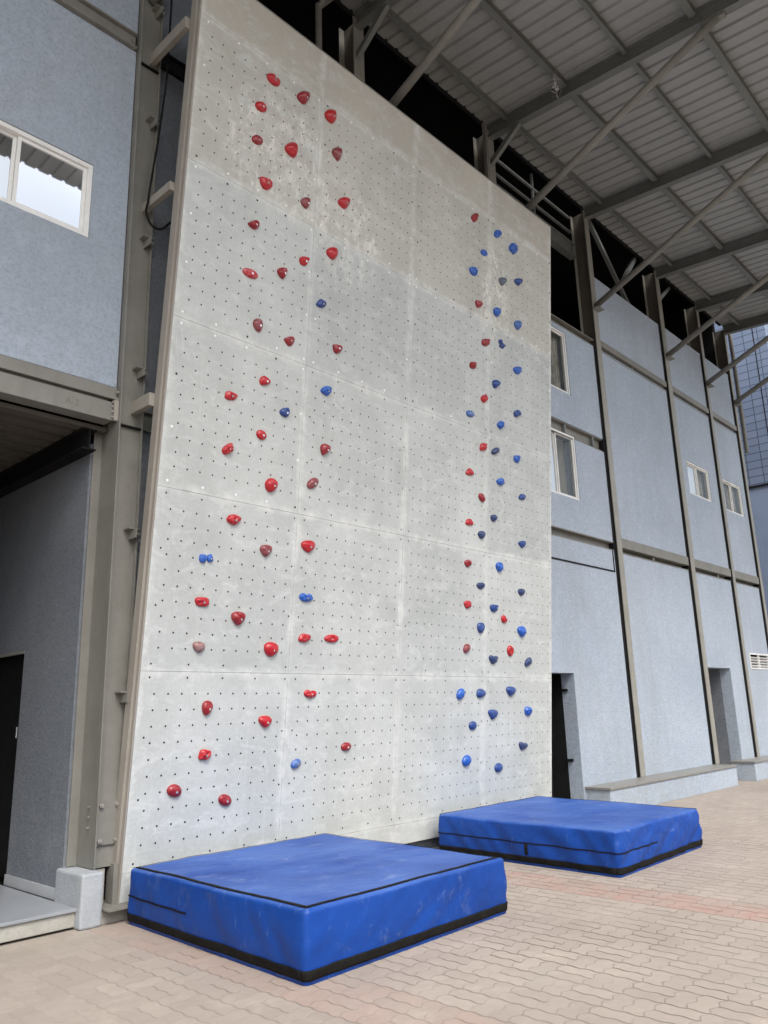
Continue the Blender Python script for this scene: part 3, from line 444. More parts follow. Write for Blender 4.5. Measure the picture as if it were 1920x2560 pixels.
(5.657, 2.434, 'plain', 'bb', 'tall smooth bright blue hold, fourth-highest blue one on the second-lowest-row panel, rightmost column', [[(18, -81),(-5, -77),(-33, -62),(-63, -38),(-90, -9),(-102, 21),(-92, 48),(-58, 69),(-9, 81),(43, 80),(83, 66),(102, 41),(100, 9),(83, -24),(61, -53),(39, -73)]]),
(4.451, 2.164, 'plain', 'rf', 'faded pinkish red oval hold, lowest red one on the second-lowest-row panel, third column', [[(-36, -61),(-56, -52),(-68, -36),(-71, -13),(-65, 11),(-49, 34),(-25, 52),(3, 61),(32, 61),(56, 52),(70, 35),(71, 12),(61, -12),(41, -34),(15, -51),(-12, -61)]]),
(5.396, 2.167, 'hollow', 'rb', 'tall hollow red hold, lowest red one on the second-lowest-row panel, rightmost column', [[(6, -80),(-23, -75),(-48, -59),(-66, -34),(-74, -4),(-71, 27),(-57, 53),(-34, 72),(-6, 80),(22, 75),(48, 59),(66, 34),(74, 4),(70, -27),(56, -54),(33, -72)]]),
(5.019, 2.042, 'notchtop', 'bn', 'heart-shaped navy blue hold, fifth-highest blue one on the second-lowest-row panel, rightmost column', [[(-13, -63),(-32, -57),(-54, -42),(-79, -20),(-100, 6),(-107, 31),(-91, 52),(-48, 63),(2, 47),(50, 55),(95, 48),(107, 26),(93, 1),(65, -24),(34, -45),(8, -58)]]),
(5.824, 2.032, 'plain', 'bn', 'bean-shaped navy blue hold, lowest blue one on the second-lowest-row panel, rightmost column', [[(-64, -67),(-83, -56),(-90, -36),(-84, -10),(-65, 17),(-36, 41),(-1, 60),(34, 69),(63, 68),(83, 56),(90, 36),(84, 10),(64, -17),(34, -42),(0, -60),(-35, -69)]]),
(4.343, 1.612, 'plain', 'bb', 'long oval blue hold, second-highest blue one on the bottom-row panel, third column', [[(-38, -74),(-62, -63),(-77, -42),(-81, -15),(-72, 14),(-52, 41),(-25, 62),(7, 73),(37, 74),(62, 63),(77, 42),(81, 15),(72, -15),(52, -42),(24, -63),(-8, -74)]]),
(4.765, 1.618, 'plain', 'bd', 'rounded blue hold, highest blue one on the bottom-row panel, third column', [[(-73, -56),(-92, -43),(-102, -22),(-102, 4),(-92, 30),(-69, 51),(-34, 62),(9, 62),(52, 50),(86, 30),(102, 7),(96, -17),(71, -37),(33, -52),(-8, -60),(-45, -62)]]),
(5.419, 1.642, 'plain', 'bd', 'flat-topped blue hold, highest blue one on the bottom-row panel, rightmost column', [[(-14, -68),(-35, -62),(-59, -46),(-86, -22),(-109, 5),(-116, 32),(-98, 53),(-55, 66),(5, 68),(64, 60),(104, 43),(116, 20),(101, -6),(70, -30),(36, -51),(8, -64)]]),
(5.027, 1.353, 'plain', 'bd', 'triangular blue hold, third-highest blue one on the bottom-row panel, rightmost column', [[(-19, -68),(-36, -61),(-57, -44),(-84, -19),(-108, 9),(-117, 36),(-99, 57),(-55, 68),(7, 68),(68, 57),(108, 39),(117, 15),(98, -10),(63, -33),(27, -52),(-1, -65)]]),
(5.826, 1.378, 'bumpy', 'bb', 'lumpy bright blue oval hold, second-highest blue one on the bottom-row panel, rightmost column', [[(-4, -69),(-34, -61),(-63, -47),(-82, -24),(-87, 3),(-87, 29),(-75, 56),(-42, 69),(-5, 65),(28, 60),(65, 53),(87, 29),(81, 0),(67, -24),(53, -49),(28, -67)]]),
(4.602, 1.229, 'plain', 'bd', 'round blue hold, third-highest blue one on the bottom-row panel, third column', [[(-34, -55),(-61, -43),(-80, -25),(-86, -3),(-80, 19),(-61, 39),(-33, 53),(0, 58),(33, 55),(61, 44),(80, 25),(86, 3),(79, -20),(60, -39),(32, -53),(-1, -58)]]),
(5.716, 0.934, 'notchtop', 'bn', 'notched navy blue hold, fourth-highest blue one on the bottom-row panel, rightmost column', [[(-50, -57),(-70, -47),(-87, -29),(-102, -4),(-110, 22),(-103, 45),(-75, 59),(-26, 51),(15, 38),(75, 36),(107, 15),(110, -7),(88, -26),(50, -42),(10, -53),(-24, -59)]]),
(4.485, 0.82, 'plain', 'bb', 'oval bright blue hold, lowest blue one on the bottom-row panel, third column', [[(-46, -67),(-72, -52),(-88, -31),(-90, -4),(-79, 23),(-56, 47),(-24, 64),(12, 71),(45, 67),(72, 53),(88, 31),(90, 4),(78, -24),(55, -47),(23, -64),(-13, -71)]]),
(5.157, 0.692, 'plain', 'bd', 'rounded dark blue hold, lowest blue one on the bottom-row panel, rightmost column', [[(-38, -57),(-68, -43),(-88, -23),(-95, 0),(-87, 23),(-67, 43),(-36, 57),(1, 61),(37, 57),(68, 44),(88, 23),(95, 0),(87, -24),(66, -44),(35, -57),(-2, -61)]])]
# ------------------------------------------------------------------ setting
mb=MB(); mb.add([(-70,-70,0),(90,-70,0),(90,90,0),(-70,90,0)],[(0,1,2,3)])
tag(mb.build('paved_ground',M['pavers']),kind='structure')
# ------------------------------------------------------------------ building
hall=thing('sports_hall',(0,6.35,0),'long blue-grey rendered hall with beige steel columns, windows and an open upper storey','building')
YW=6.372; YB=6.60
def wallpart(x0,x1,z0,z1,holes=[],mat='stucco',y0=YW,y1=YB):
    m=MB(); walled(m,'x',x0,x1,y0,y1,z0,z1,holes); return m.build('wall_panel',M[mat],hall)
wallpart(-6,3.26,4.50,8.23,[(1.40,2.90,5.895,6.68)])
wallpart(-6,3.26,8.43,11.3,[])
wallpart(3.52,9.5,0,9.65,mat='stucco_shade')
wallpart(9.72,12.73,0,4.16,[(9.9,10.97,0.04,2.03)])
wallpart(9.72,12.73,4.32,5.98,[(10.3,11.67,4.89,6.03)])
wallpart(9.72,12.73,6.235,8.07,[(10.3,11.68,6.80,7.98)])
wallpart(12.94,15.84,.375,4.145)
wallpart(12.94,15.84,4.425,8.095)
wallpart(12.94,15.84,8.285,9.66)
wallpart(16.11,18.14,0,4.145,[(16.14,17.40,0.0,2.22)])
wallpart(16.11,18.14,4.425,8.095,[(16.46,17.66,5.9,6.65)])
wallpart(16.11,18.14,8.285,9.70)
wallpart(18.33,19.93,0,4.145,[(18.64,19.85,2.23,2.58)])
wallpart(18.33,19.93,4.425,8.095,[(18.51,19.66,5.87,6.64)])
wallpart(18.33,19.93,8.285,9.70)
wallpart(20.12,20.2,0,11.0)
# strip between lower I-beam and plinth wall under the right-hand bays (slots behind the beams)
def slot(x0,x1,z0,z1):
    return MB().box(x0,x1,6.56,6.6,z0,z1).build('wall_panel',M['stucco_shade'],hall)
# drip groove in the bay beside the climbing wall
MB().box(9.72,12.62,6.36,6.372,3.775,3.80).build('groove_strip',M['black'],hall)
MB().box(12.62,12.64,6.36,6.372,3.775,4.16).build('groove_strip',M['black'],hall)
# left porch: side wall facing -X with a doorway
m=MB(); walled(m,'y',6.62,12,3.17,3.30,.15,4.0,[(7.70,8.75,.15,2.2)]); m.build('side_wall',M['stucco_shade'],hall)
m=MB(); m.box(3.155,3.17,6.62,7.70,.15,.235); m.box(3.155,3.17,8.75,12,.15,.235); m.build('skirting',M['floor'],hall)
MB().box(.8,.9,6.62,12,.156,4.1).build('wall_panel',M['dark'],hall)  # unseen wall added to keep light out of the porch
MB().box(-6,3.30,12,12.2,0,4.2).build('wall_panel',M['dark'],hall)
MB().box(3.26,3.30,7.6,8.85,.15,2.3).build('door',M['dark'],hall)
door=MB().box(3.24,3.26,7.72,8.73,.17,2.17).build('door',M['black'],hall)
m=MB(); m.tube((3.19,7.78,1.40),(3.19,7.78,1.50),.009,8); m.tube((3.19,7.78,1.41),(3.24,7.78,1.41),.008,8)
m.build('door_handle',M['silver'],door)
m=MB(); m.box(3.165,3.20,7.70,8.75,2.175,2.20); m.build('door_head',M['bolt'],door)
# porch ceiling deck (corrugated, running along X) and its beams, coloured dark in place of shade
m=MB()
y=6.5
while y<12:
    m.box(-6,3.26,y,y+.12,4.10,4.14); m.box(-6,3.26,y+.12,y+.22,4.14,4.18); y+=.22
m.build('deck_ceiling',M['shade_brown'],hall)
MB().ibeam('y',6.50,12,3.10,3.90,4.10,.13).build('porch_beam',M['dark'],hall)
MB().ibeam('y',6.50,12,-1.4,3.90,4.10,.13).build('porch_beam',M['dark'],hall)
# floor beams left bay
m=MB(); m.box(-6,3.265,6.355,6.50,4.375,4.49); m.box(-6,3.20,6.40,6.5,4.335,4.375)
m.box(-6,3.225,6.34,6.50,4.16,4.335)
fb=m.build('floor_beam',M['steel'],hall,bevel=.003)
m=MB(); m.box(3.225,3.268,6.325,6.36,4.165,4.36); m.build('end_plate',M['steel_pink'],fb)
def bolts(pts,d,r,hh,mat,par):
    for p in pts: MB().bolt(p,d,r,hh).build('bolt',M[mat],par)
bolts([(3.215,6.34,z) for z in (4.19,4.24,4.29,4.33)]+[(3.255,6.34,z) for z in (4.37,4.44)],(0,-1,0),.012,.012,'bolt',fb)
MB().ibeam('x',-6,3.24,6.375,8.235,8.42,.10,.02).build('floor_beam',M['steel'],hall)
bolts([(3.2,6.39,z) for z in (8.26,8.30,8.34,8.38)],(0,-1,0),.012,.03,'bolt',hall)
# beams behind and right of the climbing wall
MB().ibeam('x',3.53,9.5,6.37,8.22,8.42,.09,.02).build('floor_beam',M['black'],hall)
MB().ibeam('x',3.53,9.5,6.37,4.14,4.34,.09,.02).build('floor_beam',M['canopy_steel'],hall)
for zb,zt in ((4.16,4.32),(8.07,8.22)):
    MB().ibeam('x',9.72,12.73,6.47,zb,zt,.2,.018).build('floor_beam',M['steel'],hall)
o=MB().ibeam('x',9.72,12.73,6.47,5.985,6.235,.16,.02).build('floor_beam',M['steel'],hall)
for x in (10.9,11.4,12.35): MB().box(x,x+.05,6.40,6.47,6.005,6.215).build('stiffener',M['canopy_steel'],o)
for x0,x1 in ((12.94,15.84),(16.11,18.14),(18.33,19.93)):
    for zb,zt in ((4.25,4.425),(8.16,8.285)):
        m=MB(); m.box(x0,x1,6.345,6.55,zb,zt); m.box(x0,x1,6.365,6.55,zb-.105,zb-.085)
        m.box(x0,x1,6.50,6.52,zb-.085,zb)
        o=m.build('floor_beam',M['steel'],hall,bevel=.003)
        if x1-x0>2:
            MB().box(x0+1.35,x0+1.40,6.39,6.5,zb-.12,zb).build('stiffener',M['steel'],o)
# columns
def column(x,w,z0,zt=11.02,dep=.30):
    m=MB(); t=.016
    x+=.03; w-=.03
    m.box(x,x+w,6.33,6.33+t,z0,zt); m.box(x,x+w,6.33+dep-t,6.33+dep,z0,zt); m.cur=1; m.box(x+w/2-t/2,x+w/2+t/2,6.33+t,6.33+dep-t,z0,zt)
    o=m.build('column',[M['steel_light'],M['shade_brown']],hall,bevel=.002)
    return o
xc={}
for x,w in ((6.40,.23),(9.55,.2),(12.735,.20),(15.89,.215),(18.17,.165),(19.96,.165)):
    c=column(x,w,.375 if x>12 else 0); xc[x]=c
    MB().box(x-.045,x+.035,6.366,6.6,.375 if x>12 else 0,9.65 if x>12.8 else 8.1).build('gap_shade_strip',M['dark'],c)  # near-black strip painting the shaded gap beside the column
    m=MB(); zb=8.86
    m.box(x-.01,x+w+.03,6.20,6.33,zb,zb+.012)
    m.build('brace_cleat',M['steel'],c)
# left column: box-like section with cleats
m=MB()
m.box(3.27,3.284,6.30,6.62,.40,11.0)            # left flange
m.box(3.284,3.50,6.345,6.36,.40,11.0)           # web
m.box(3.50,3.514,6.31,6.62,.40,11.0)            # right flange
m.box(3.19,3.27,6.60,6.615,.40,4.12)            # lower side plate
lc=m.build('column',M['steel'],hall,bevel=.002)
for z in (8.82,7.43,6.06,4.68,3.14,1.73):
    m=MB(); m.box(3.39,3.49,6.25,6.345,z+.03,z+.042); m.box(3.44,3.452,6.22,6.345,z-.05,z+.03); m.tube((3.45,6.27,z+.0),(3.50,6.27,z-.01),.018,8)
    m.build('cleat',M['steel'],lc)
bolts([(3.268,6.42,z) for z in (.70,.78,.86)],(-1,0,0),.012,.012,'steel',lc)
m=MB(); m.box(3.29,3.50,6.325,6.344,.57,.9); m.build('splice_plate',M['steel'],lc)
bolts([(x,6.325,z) for x,z in ((3.315,.87),(3.455,.87),(3.315,.60),(3.455,.60))],(0,-1,0),.02,.016,'bolt',lc)
for z in (8.09,4.13): MB().box(3.285,3.50,6.315,6.344,z,z+.015).build('splice_plate',M['black'],lc)
# pedestal under the left column + lower block
m=MB()
m.box(3.13,3.31,6.20,6.66,0,.395)
ped=m.build('pedestal',M['paint_conc'],hall,bevel=.018)
m=MB(); m.box(3.31,3.66,6.24,6.66,0,.108); m.box(3.31,3.4,6.36,6.66,.1,.39); m.build('pedestal',M['concrete'],hall,bevel=.008)
# plinths on the right
for x0,x1 in ((11.02,15.95),(16.92,24.0)):
    m=MB(); m.box(x0,x1,5.97,6.42,0,.335); pl=m.build('plinth',M['stucco'],hall,bevel=.006)
    MB().box(x0-.02,x1+.02,5.95,6.44,.337,.372).build('plinth_slab',M['granite'],pl,bevel=.004)
# interior black-outs behind door openings and niches
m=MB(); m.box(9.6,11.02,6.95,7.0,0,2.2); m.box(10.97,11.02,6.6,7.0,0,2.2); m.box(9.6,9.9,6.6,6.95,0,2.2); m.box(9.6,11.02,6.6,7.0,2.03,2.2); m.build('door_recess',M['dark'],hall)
dr=MB().box(10.0,10.93,6.86,6.90,.04,2.0).build('door',M['black'],hall)
m=MB(); m.tube((10.82,6.80,1.0),(10.82,6.80,1.16),.014,8); m.bolt((10.82,6.86,1.02),(0,-1,0),.02,.03); m.bolt((10.82,6.86,1.14),(0,-1,0),.02,.03); m.build('door_handle',M['silver'],dr)
for z in (.75,1.78): MB().box(10.93,10.975,6.50,6.58,z-.02,z+.02).build('hinge',M['black'],dr)
m=MB(); m.box(17.40,17.42,6.6,7.6,0,2.3); m.box(16.1,17.42,7.6,7.65,0,2.3); m.box(16.1,17.42,6.6,7.65,2.22,2.3); m.box(16.10,16.14,6.6,7.6,0,2.3); m.build('doorway_recess',M['stucco_shade'],hall)
# windows
def window(x0,x1,z0,z1,mull,glass,inside,fy=6.385):
    f=.045 if x0<3 else .034; m=MB()
    m.box(x0,x1,fy,fy+.09,z0,z0+f); m.box(x0,x1,fy,fy+.09,z1-f,z1); m.box(x0,x0+f,fy,fy+.09,z0+f,z1-f); m.box(x1-f,x1,fy,fy+.09,z0+f,z1-f)
    w=m.build('window',M['white_frame'],hall,bevel=.004)
    xs=[x0+f]+mull+[x1-f]
    for i in range(len(xs)-1):
        a,b=xs[i],xs[i+1]; yy=fy+(.025 if i%2 else .05); s=.032 if x0<3 else .024; m=MB()
        m.box(a,b,yy,yy+.025,z0+f,z0+f+s); m.box(a,b,yy,yy+.025,z1-f-s,z1-f); m.box(a,a+s,yy,yy+.025,z0+f+s,z1-f-s); m.box(b-s,b,yy,yy+.025,z0+f+s,z1-f-s)
        m.build('sash',M['white_frame'],w,bevel=.003)
        MB().add([(a+s,yy+.012,z0+f+s),(b-s,yy+.012,z0+f+s),(b-s,yy+.012,z1-f-s),(a+s,yy+.012,z1-f-s)],[(0,1,2,3)]).build('pane',M[glass],w)
    # room behind
    m=MB(); X0,X1,Z0,Z1=x0-.02,x1+.02,z0-.02,z1+.02
    m.add([(X0,6.61,Z0),(X1,6.61,Z0),(X1,7.6,Z0),(X0,7.6,Z0),(X0,6.61,Z1),(X1,6.61,Z1),(X1,7.6,Z1),(X0,7.6,Z1)],[(0,1,2,3),(4,5,6,7),(0,3,7,4),(1,2,6,5),(3,2,6,7)])
    m.build('room_lining',M['interior_light' if inside=='room' else 'dark'],w)
    if inside in('curtain','blind'):
        m=MB(); n=90; vs=[];fs=[]
        for i in range(n+1):
            x=x0+(x1-x0)*i/n; yy=6.56+(.028*math.sin(i*1.15)+.012*math.sin(i*2.7) if inside=='curtain' else 0.0)
            vs+=[(x,yy,z0-.05),(x,yy,z1+.02)]
        for i in range(n): fs.append((2*i,2*i+2,2*i+3,2*i+1))
        m.add(vs,fs); m.build('curtain',M['curtain' if inside=='curtain' else 'blind'],w,smooth=True)
    if inside=='room':
        m=MB(); m.box(x1-.75,x1-.1,6.95,7.1,z0+.35,z1-.35); m.box(x0,x1,7.2,7.25,z1-.35,z1-.28); m.build('blind',M['blind'],w)
    return w
window(1.40,2.90,5.895,6.68,[2.21],'glass_mirror','blind')
window(10.3,11.67,4.89,6.03,[11.08],'glass','room')
window(10.3,11.68,6.80,7.98,[10.98],'glass','curtain')
window(16.46,17.66,5.90,6.65,[17.05],'glass','curtain')
window(18.51,19.66,5.87,6.64,[19.08],'glass','curtain')
m=MB(); m.box(18.64,19.85,6.355,6.40,2.23,2.26); m.box(18.64,19.85,6.355,6.40,2.55,2.58); m.box(18.64,18.67,6.355,6.40,2.26,2.55); m.box(19.2,19.23,6.355,6.40,2.26,2.55); m.box(19.82,19.85,6.355,6.40,2.26,2.55)
vent=m.build('louvre_vent',M['white_frame'],hall)
for z in (2.30,2.36,2.42,2.48):
    MB().bar((18.67,6.39,z),(19.82,6.39,z),.05,.012,(0,.5,.8)).build('louvre_blade',M['white_frame'],vent)
MB().box(18.6,19.88,6.61,6.65,2.1,2.7).build('vent_backing',M['dark'],vent)
# open top storey: beams, rails, diagonals, posts
m=MB(); m.ibeam('x',9.72,12.73,6.62,10.04,10.34,.14,.02); m.build('floor_beam',M['canopy_steel'],hall)
for z in (10.64,10.97):
    MB().box(9.75,12.74,6.62,6.66,z-.02,z+.02).build('girt_rail',M['canopy_steel'],hall)
MB().box(11.42,11.46,6.63,6.67,10.34,11.3).build('rail_post',M['canopy_steel'],hall)
MB().box(9.75,12.5,7.6,7.7,8.25,9.65).build('wall_panel',M['stucco_shade'],hall)
for p,q in (((13.2,6.62,11.6),(15.0,6.62,9.9)),((15.6,6.62,11.3),(14.75,6.62,10.3)),((16.4,6.7,10.4),(17.6,6.7,11.4))):
    MB().bar(p,q,.07,.09).build('truss_diagonal',M['canopy_steel'],hall)
m=MB(); m.tube((5.80,6.36,9.65),(5.80,6.36,10.75),.045,10); m.tube((5.80,6.36,10.70),(5.80,5.9,11.0),.035,8); m.tube((5.80,6.36,10.70),(6.15,6.36,11.2),.035,8); m.build('roof_post',M['steel'],hall)
m=MB(); m.box(9.40,9.46,6.25,6.31,9.0,11.0); m.build('roof_post',M['steel'],hall)
m=MB(); m.box(6.6,9.4,8.9,8.95,10.6,10.63); m.build('girt_rail',M['canopy_steel'],hall)
# hall interior shell (dark)
m=MB()
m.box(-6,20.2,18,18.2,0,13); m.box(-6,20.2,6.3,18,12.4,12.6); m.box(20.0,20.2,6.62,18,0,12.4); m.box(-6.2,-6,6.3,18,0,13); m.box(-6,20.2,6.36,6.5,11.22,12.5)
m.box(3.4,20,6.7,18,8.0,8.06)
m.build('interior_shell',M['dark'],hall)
m=MB()
for x in (10.5,13.6,16.6): m.box(x,x+.15,12,12.15,8,12.4)
m.build('interior_post',M['canopy_steel'],hall)
# ------------------------------------------------------------------ canopy (part of the hall)
SL=.07; YE=.68
def zr(y): return 11.1-SL*(6.35-y)
m=MB(); P=.235; x=-6.0; prof=[]
while x<20.25:
    prof+=[(x,0),(x+.165,0),(x+.182,.032),(x+.218,.032)]; x+=P
vs=[];fs=[]
ys=[6.35,YE]
for yy in ys:
    for (a,b) in prof: vs.append((a,yy,zr(yy)+b))
k=len(prof)
for i in range(k-1): fs.append((i,i+1,k+i+1,k+i))
m.add(vs,fs); sheet=m.build('roof_sheet',M['sheet'],hall)
s=sheet.modifiers.new('s','SOLIDIFY'); s.thickness=.003; s.offset=1
m=MB(); m.add([(20.14,6.35,zr(6.35)-.16),(20.2,6.35,zr(6.35)-.16),(20.2,6.35,zr(6.35)+.06),(20.14,6.35,zr(6.35)+.06),(20.14,YE,zr(YE)-.16),(20.2,YE,zr(YE)-.16),(20.2,YE,zr(YE)+.06),(20.14,YE,zr(YE)+.06)],[(3,2,1,0),(4,5,6,7),(0,1,5,4),(1,2,6,5),(2,3,7,6),(3,0,4,7)])
m.build('verge_trim',M['canopy_steel'],hall)
rx=[-2.9,.25,3.40,6.50,9.65,12.85,16.02,18.22,20.02]
for x in rx:
    m=MB(); t=.014; w=.13; dz=.25
    for (za,zb,hw) in ((-.012-t,-.012,w/2),(-dz,-dz+t,w/2),(-dz+t,-.012-t,t/2)):
        m.add([(x-hw,6.35,zr(6.35)+za),(x+hw,6.35,zr(6.35)+za),(x+hw,6.35,zr(6.35)+zb),(x-hw,6.35,zr(6.35)+zb),(x-hw,YE,zr(YE)+za),(x+hw,YE,zr(YE)+za),(x+hw,YE,zr(YE)+zb),(x-hw,YE,zr(YE)+zb)],[(3,2,1,0),(4,5,6,7),(0,1,5,4),(1,2,6,5),(2,3,7,6),(3,0,4,7)])
    rf=m.build('rafter',M['canopy_steel'],hall)
    if x>20: 
        pass
    # brace
    m=MB(); m.tube((x,6.33,8.94),(x,2.55,8.94+.432*(6.33-2.55)),.058,16); br=m.build('brace',M['steel'],hall,smooth=False)
    for pl in br.data.polygons: pl.use_smooth=len(pl.vertices)==4
    MB().box(x-.05,x+.05,2.45,2.75,zr(2.6)-.30,zr(2.6)-.25).build('gusset',M['steel'],br)
for yy in (5.94,4.85,3.84,2.84,1.84):
    for i in range(len(rx)-1):
        a,b=rx[i]+.07,rx[i+1]-.07; w=.06; h=.11; z=zr(yy)-.008
        big=(abs(yy-4.85)<.1 or abs(yy-2.84)<.1)
        if big: w=.10
        m=MB()
        m.box(a,b,yy-w/2,yy+w/2,z-h,z-h+.006); m.box(a,b,yy-.004,yy+.004,z-h+.006,z-.006); m.box(a,b,yy-w/2,yy+w/2,z-.012,z-.004)
        m.build('purlin',M['canopy_steel'],hall)
        if big and i>=3: # deeper half on the left of each bay up to the brace
            pass
for x in (6.5,9.65):
    MB().bar((x,6.36,10.35),(x,5.75,zr(5.75)-.24),.07,.08).build('knee_brace',M['canopy_steel'],hall)
# ------------------------------------------------------------------ step at porch
m=MB(); m.box(-6,3.13,6.28,12,.02,.128); tag(m.build('porch_step',M['concrete'],bevel=.006),kind='structure')
m=MB(); m.box(-6,3.13,6.26,12,.13,.155); tag(m.build('porch_floor',M['floor_grey'],bevel=.004),kind='structure')
# ------------------------------------------------------------------ climbing wall
TH=math.asin(.0895); W0=Vector((3.489,6.285,.12)); US=1.6075; VS=1.6
cw=thing('climbing_wall',W0,'tall leaning grey climbing wall of square drilled panels with a beige top','climbing wall',rot=(TH,0,0))
def loc(u,v,n=0):  # wall coords -> world
    return W0+Vector((u,-math.sin(TH)*v-math.cos(TH)*n,math.cos(TH)*v-math.sin(TH)*n))
def lm():
    m=MB(); m.sm=True; return m
def disc(m,u,v,r,y0,mi,n=8):
    m.cur=mi
    ring=[(u+r*math.cos(2*math.pi*i/n),y0,v+r*math.sin(2*math.pi*i/n)) for i in range(n)]
    m.add(ring,[tuple(range(n))]); m.cur=0
g=.003
tone={}
for c in range(4):
    for r in range(-1,6):
        if r==-1: v0,v1=0.0,.22
        elif r==5: v0,v1=.22+5*VS,8.80
        else: v0,v1=.22+r*VS,.22+(r+1)*VS
        u0,u1=c*US,(c+1)*US
        m=lm(); m.box(u0+g/2,u1-g/2,0.0,.018,v0+g/2,v1-g/2)
        if 0<=r<5:
            for i in range(11):
                for j in range(10):
                    disc(m,u0+.151+.1353*i+random.uniform(-.001,.001),v0+.198+.1347*j,.0092,-.0012,1)
            white=r>=3
            eb=[(u0+a,v0+b) for a in (.095,.465,.835,1.205,1.57) for b in (.062,1.548)]+[(u0+a,v0+b) for a in (.09,1.57) for b in (.558,1.055)]
            for (a,b) in eb:
                wv=white or (r==2 and c==0)
                disc(m,a,b,.0125 if wv else .0095,-.0014,2 if (wv and random.random()<(.8 if c<2 else .45)) else 1)
        mat='panel_tan' if r==5 else 'panel_beige' if r>=4 else ('panel_dark' if (c,r) in ((2,1),(3,3),(0,1),(3,2),(2,3),(1,3)) else 'panel')
        o=m.build('wall_panel',[M[mat],M['hole'],M['filler']],cw)
        if r==5: o['label']='plain undrilled beige top strip'
# frame
m=lm(); m.box(-.012,.006,.0,.10,-.02,8.8) ; m.box(-.006,.05,.02,.10,-.02,8.8); m.build('side_post',M['steel_pink'],cw)
m=lm(); m.box(-.035,-.012,.035,.125,-.02,8.95); m.build('side_post',M['steel_pink'],cw)
m=lm(); m.box(6.36,6.42,.02,.10,-.0,8.8); m.build('side_post',M['steel'],cw)
for u in (1.58,3.19,4.8):
    m=lm(); m.box(u,u+.06,.02,.08,.0,8.8); m.build('frame_post',M['canopy_steel'],cw)
for r in range(6):
    v=.22+r*VS; m=lm(); m.box(.05,6.36,.021,.07,v-.04,v+.04); m.build('frame_rail',M['canopy_steel'],cw)
m=lm(); m.box(.0,6.43,.0,.012,8.803,8.815); m.build('top_trim',M['steel'],cw)
# struts from the building column, level in world space
def strut(z,h=.10):
    yw=W0.y-math.tan(TH)*(z-W0.z)
    a=cw.matrix_basis.inverted()
    mm=MB(); mm.box(3.40,3.452,yw+.12,6.345,z-h/2,z+h/2)
    vs=[a@Vector(v) for v in mm.v]; m2=lm(); m2.add(vs,[f for f in mm.f]); return m2.build('strut',M['steel_pink'],cw)
cw.matrix_basis=Matrix.Translation(W0)@Matrix.Rotation(TH,4,'X')
strut(8.22,.13); strut(6.44,.09); strut(4.33,.12); strut(.69,.12)
m2=MB(); m2.box(3.32,3.62,6.12,6.42,.108,.12)
a=cw.matrix_basis.inverted(); mm=lm(); mm.add([a@Vector(v) for v in m2.v],m2.f); mm.build('foot_plate',M['steel'],cw)
m2=MB(); m2.box(3.435,3.475,6.29,6.40,.12,.42); mm=lm(); mm.add([a@Vector(v) for v in m2.v],m2.f); mm.build('foot_post',M['steel'],cw)
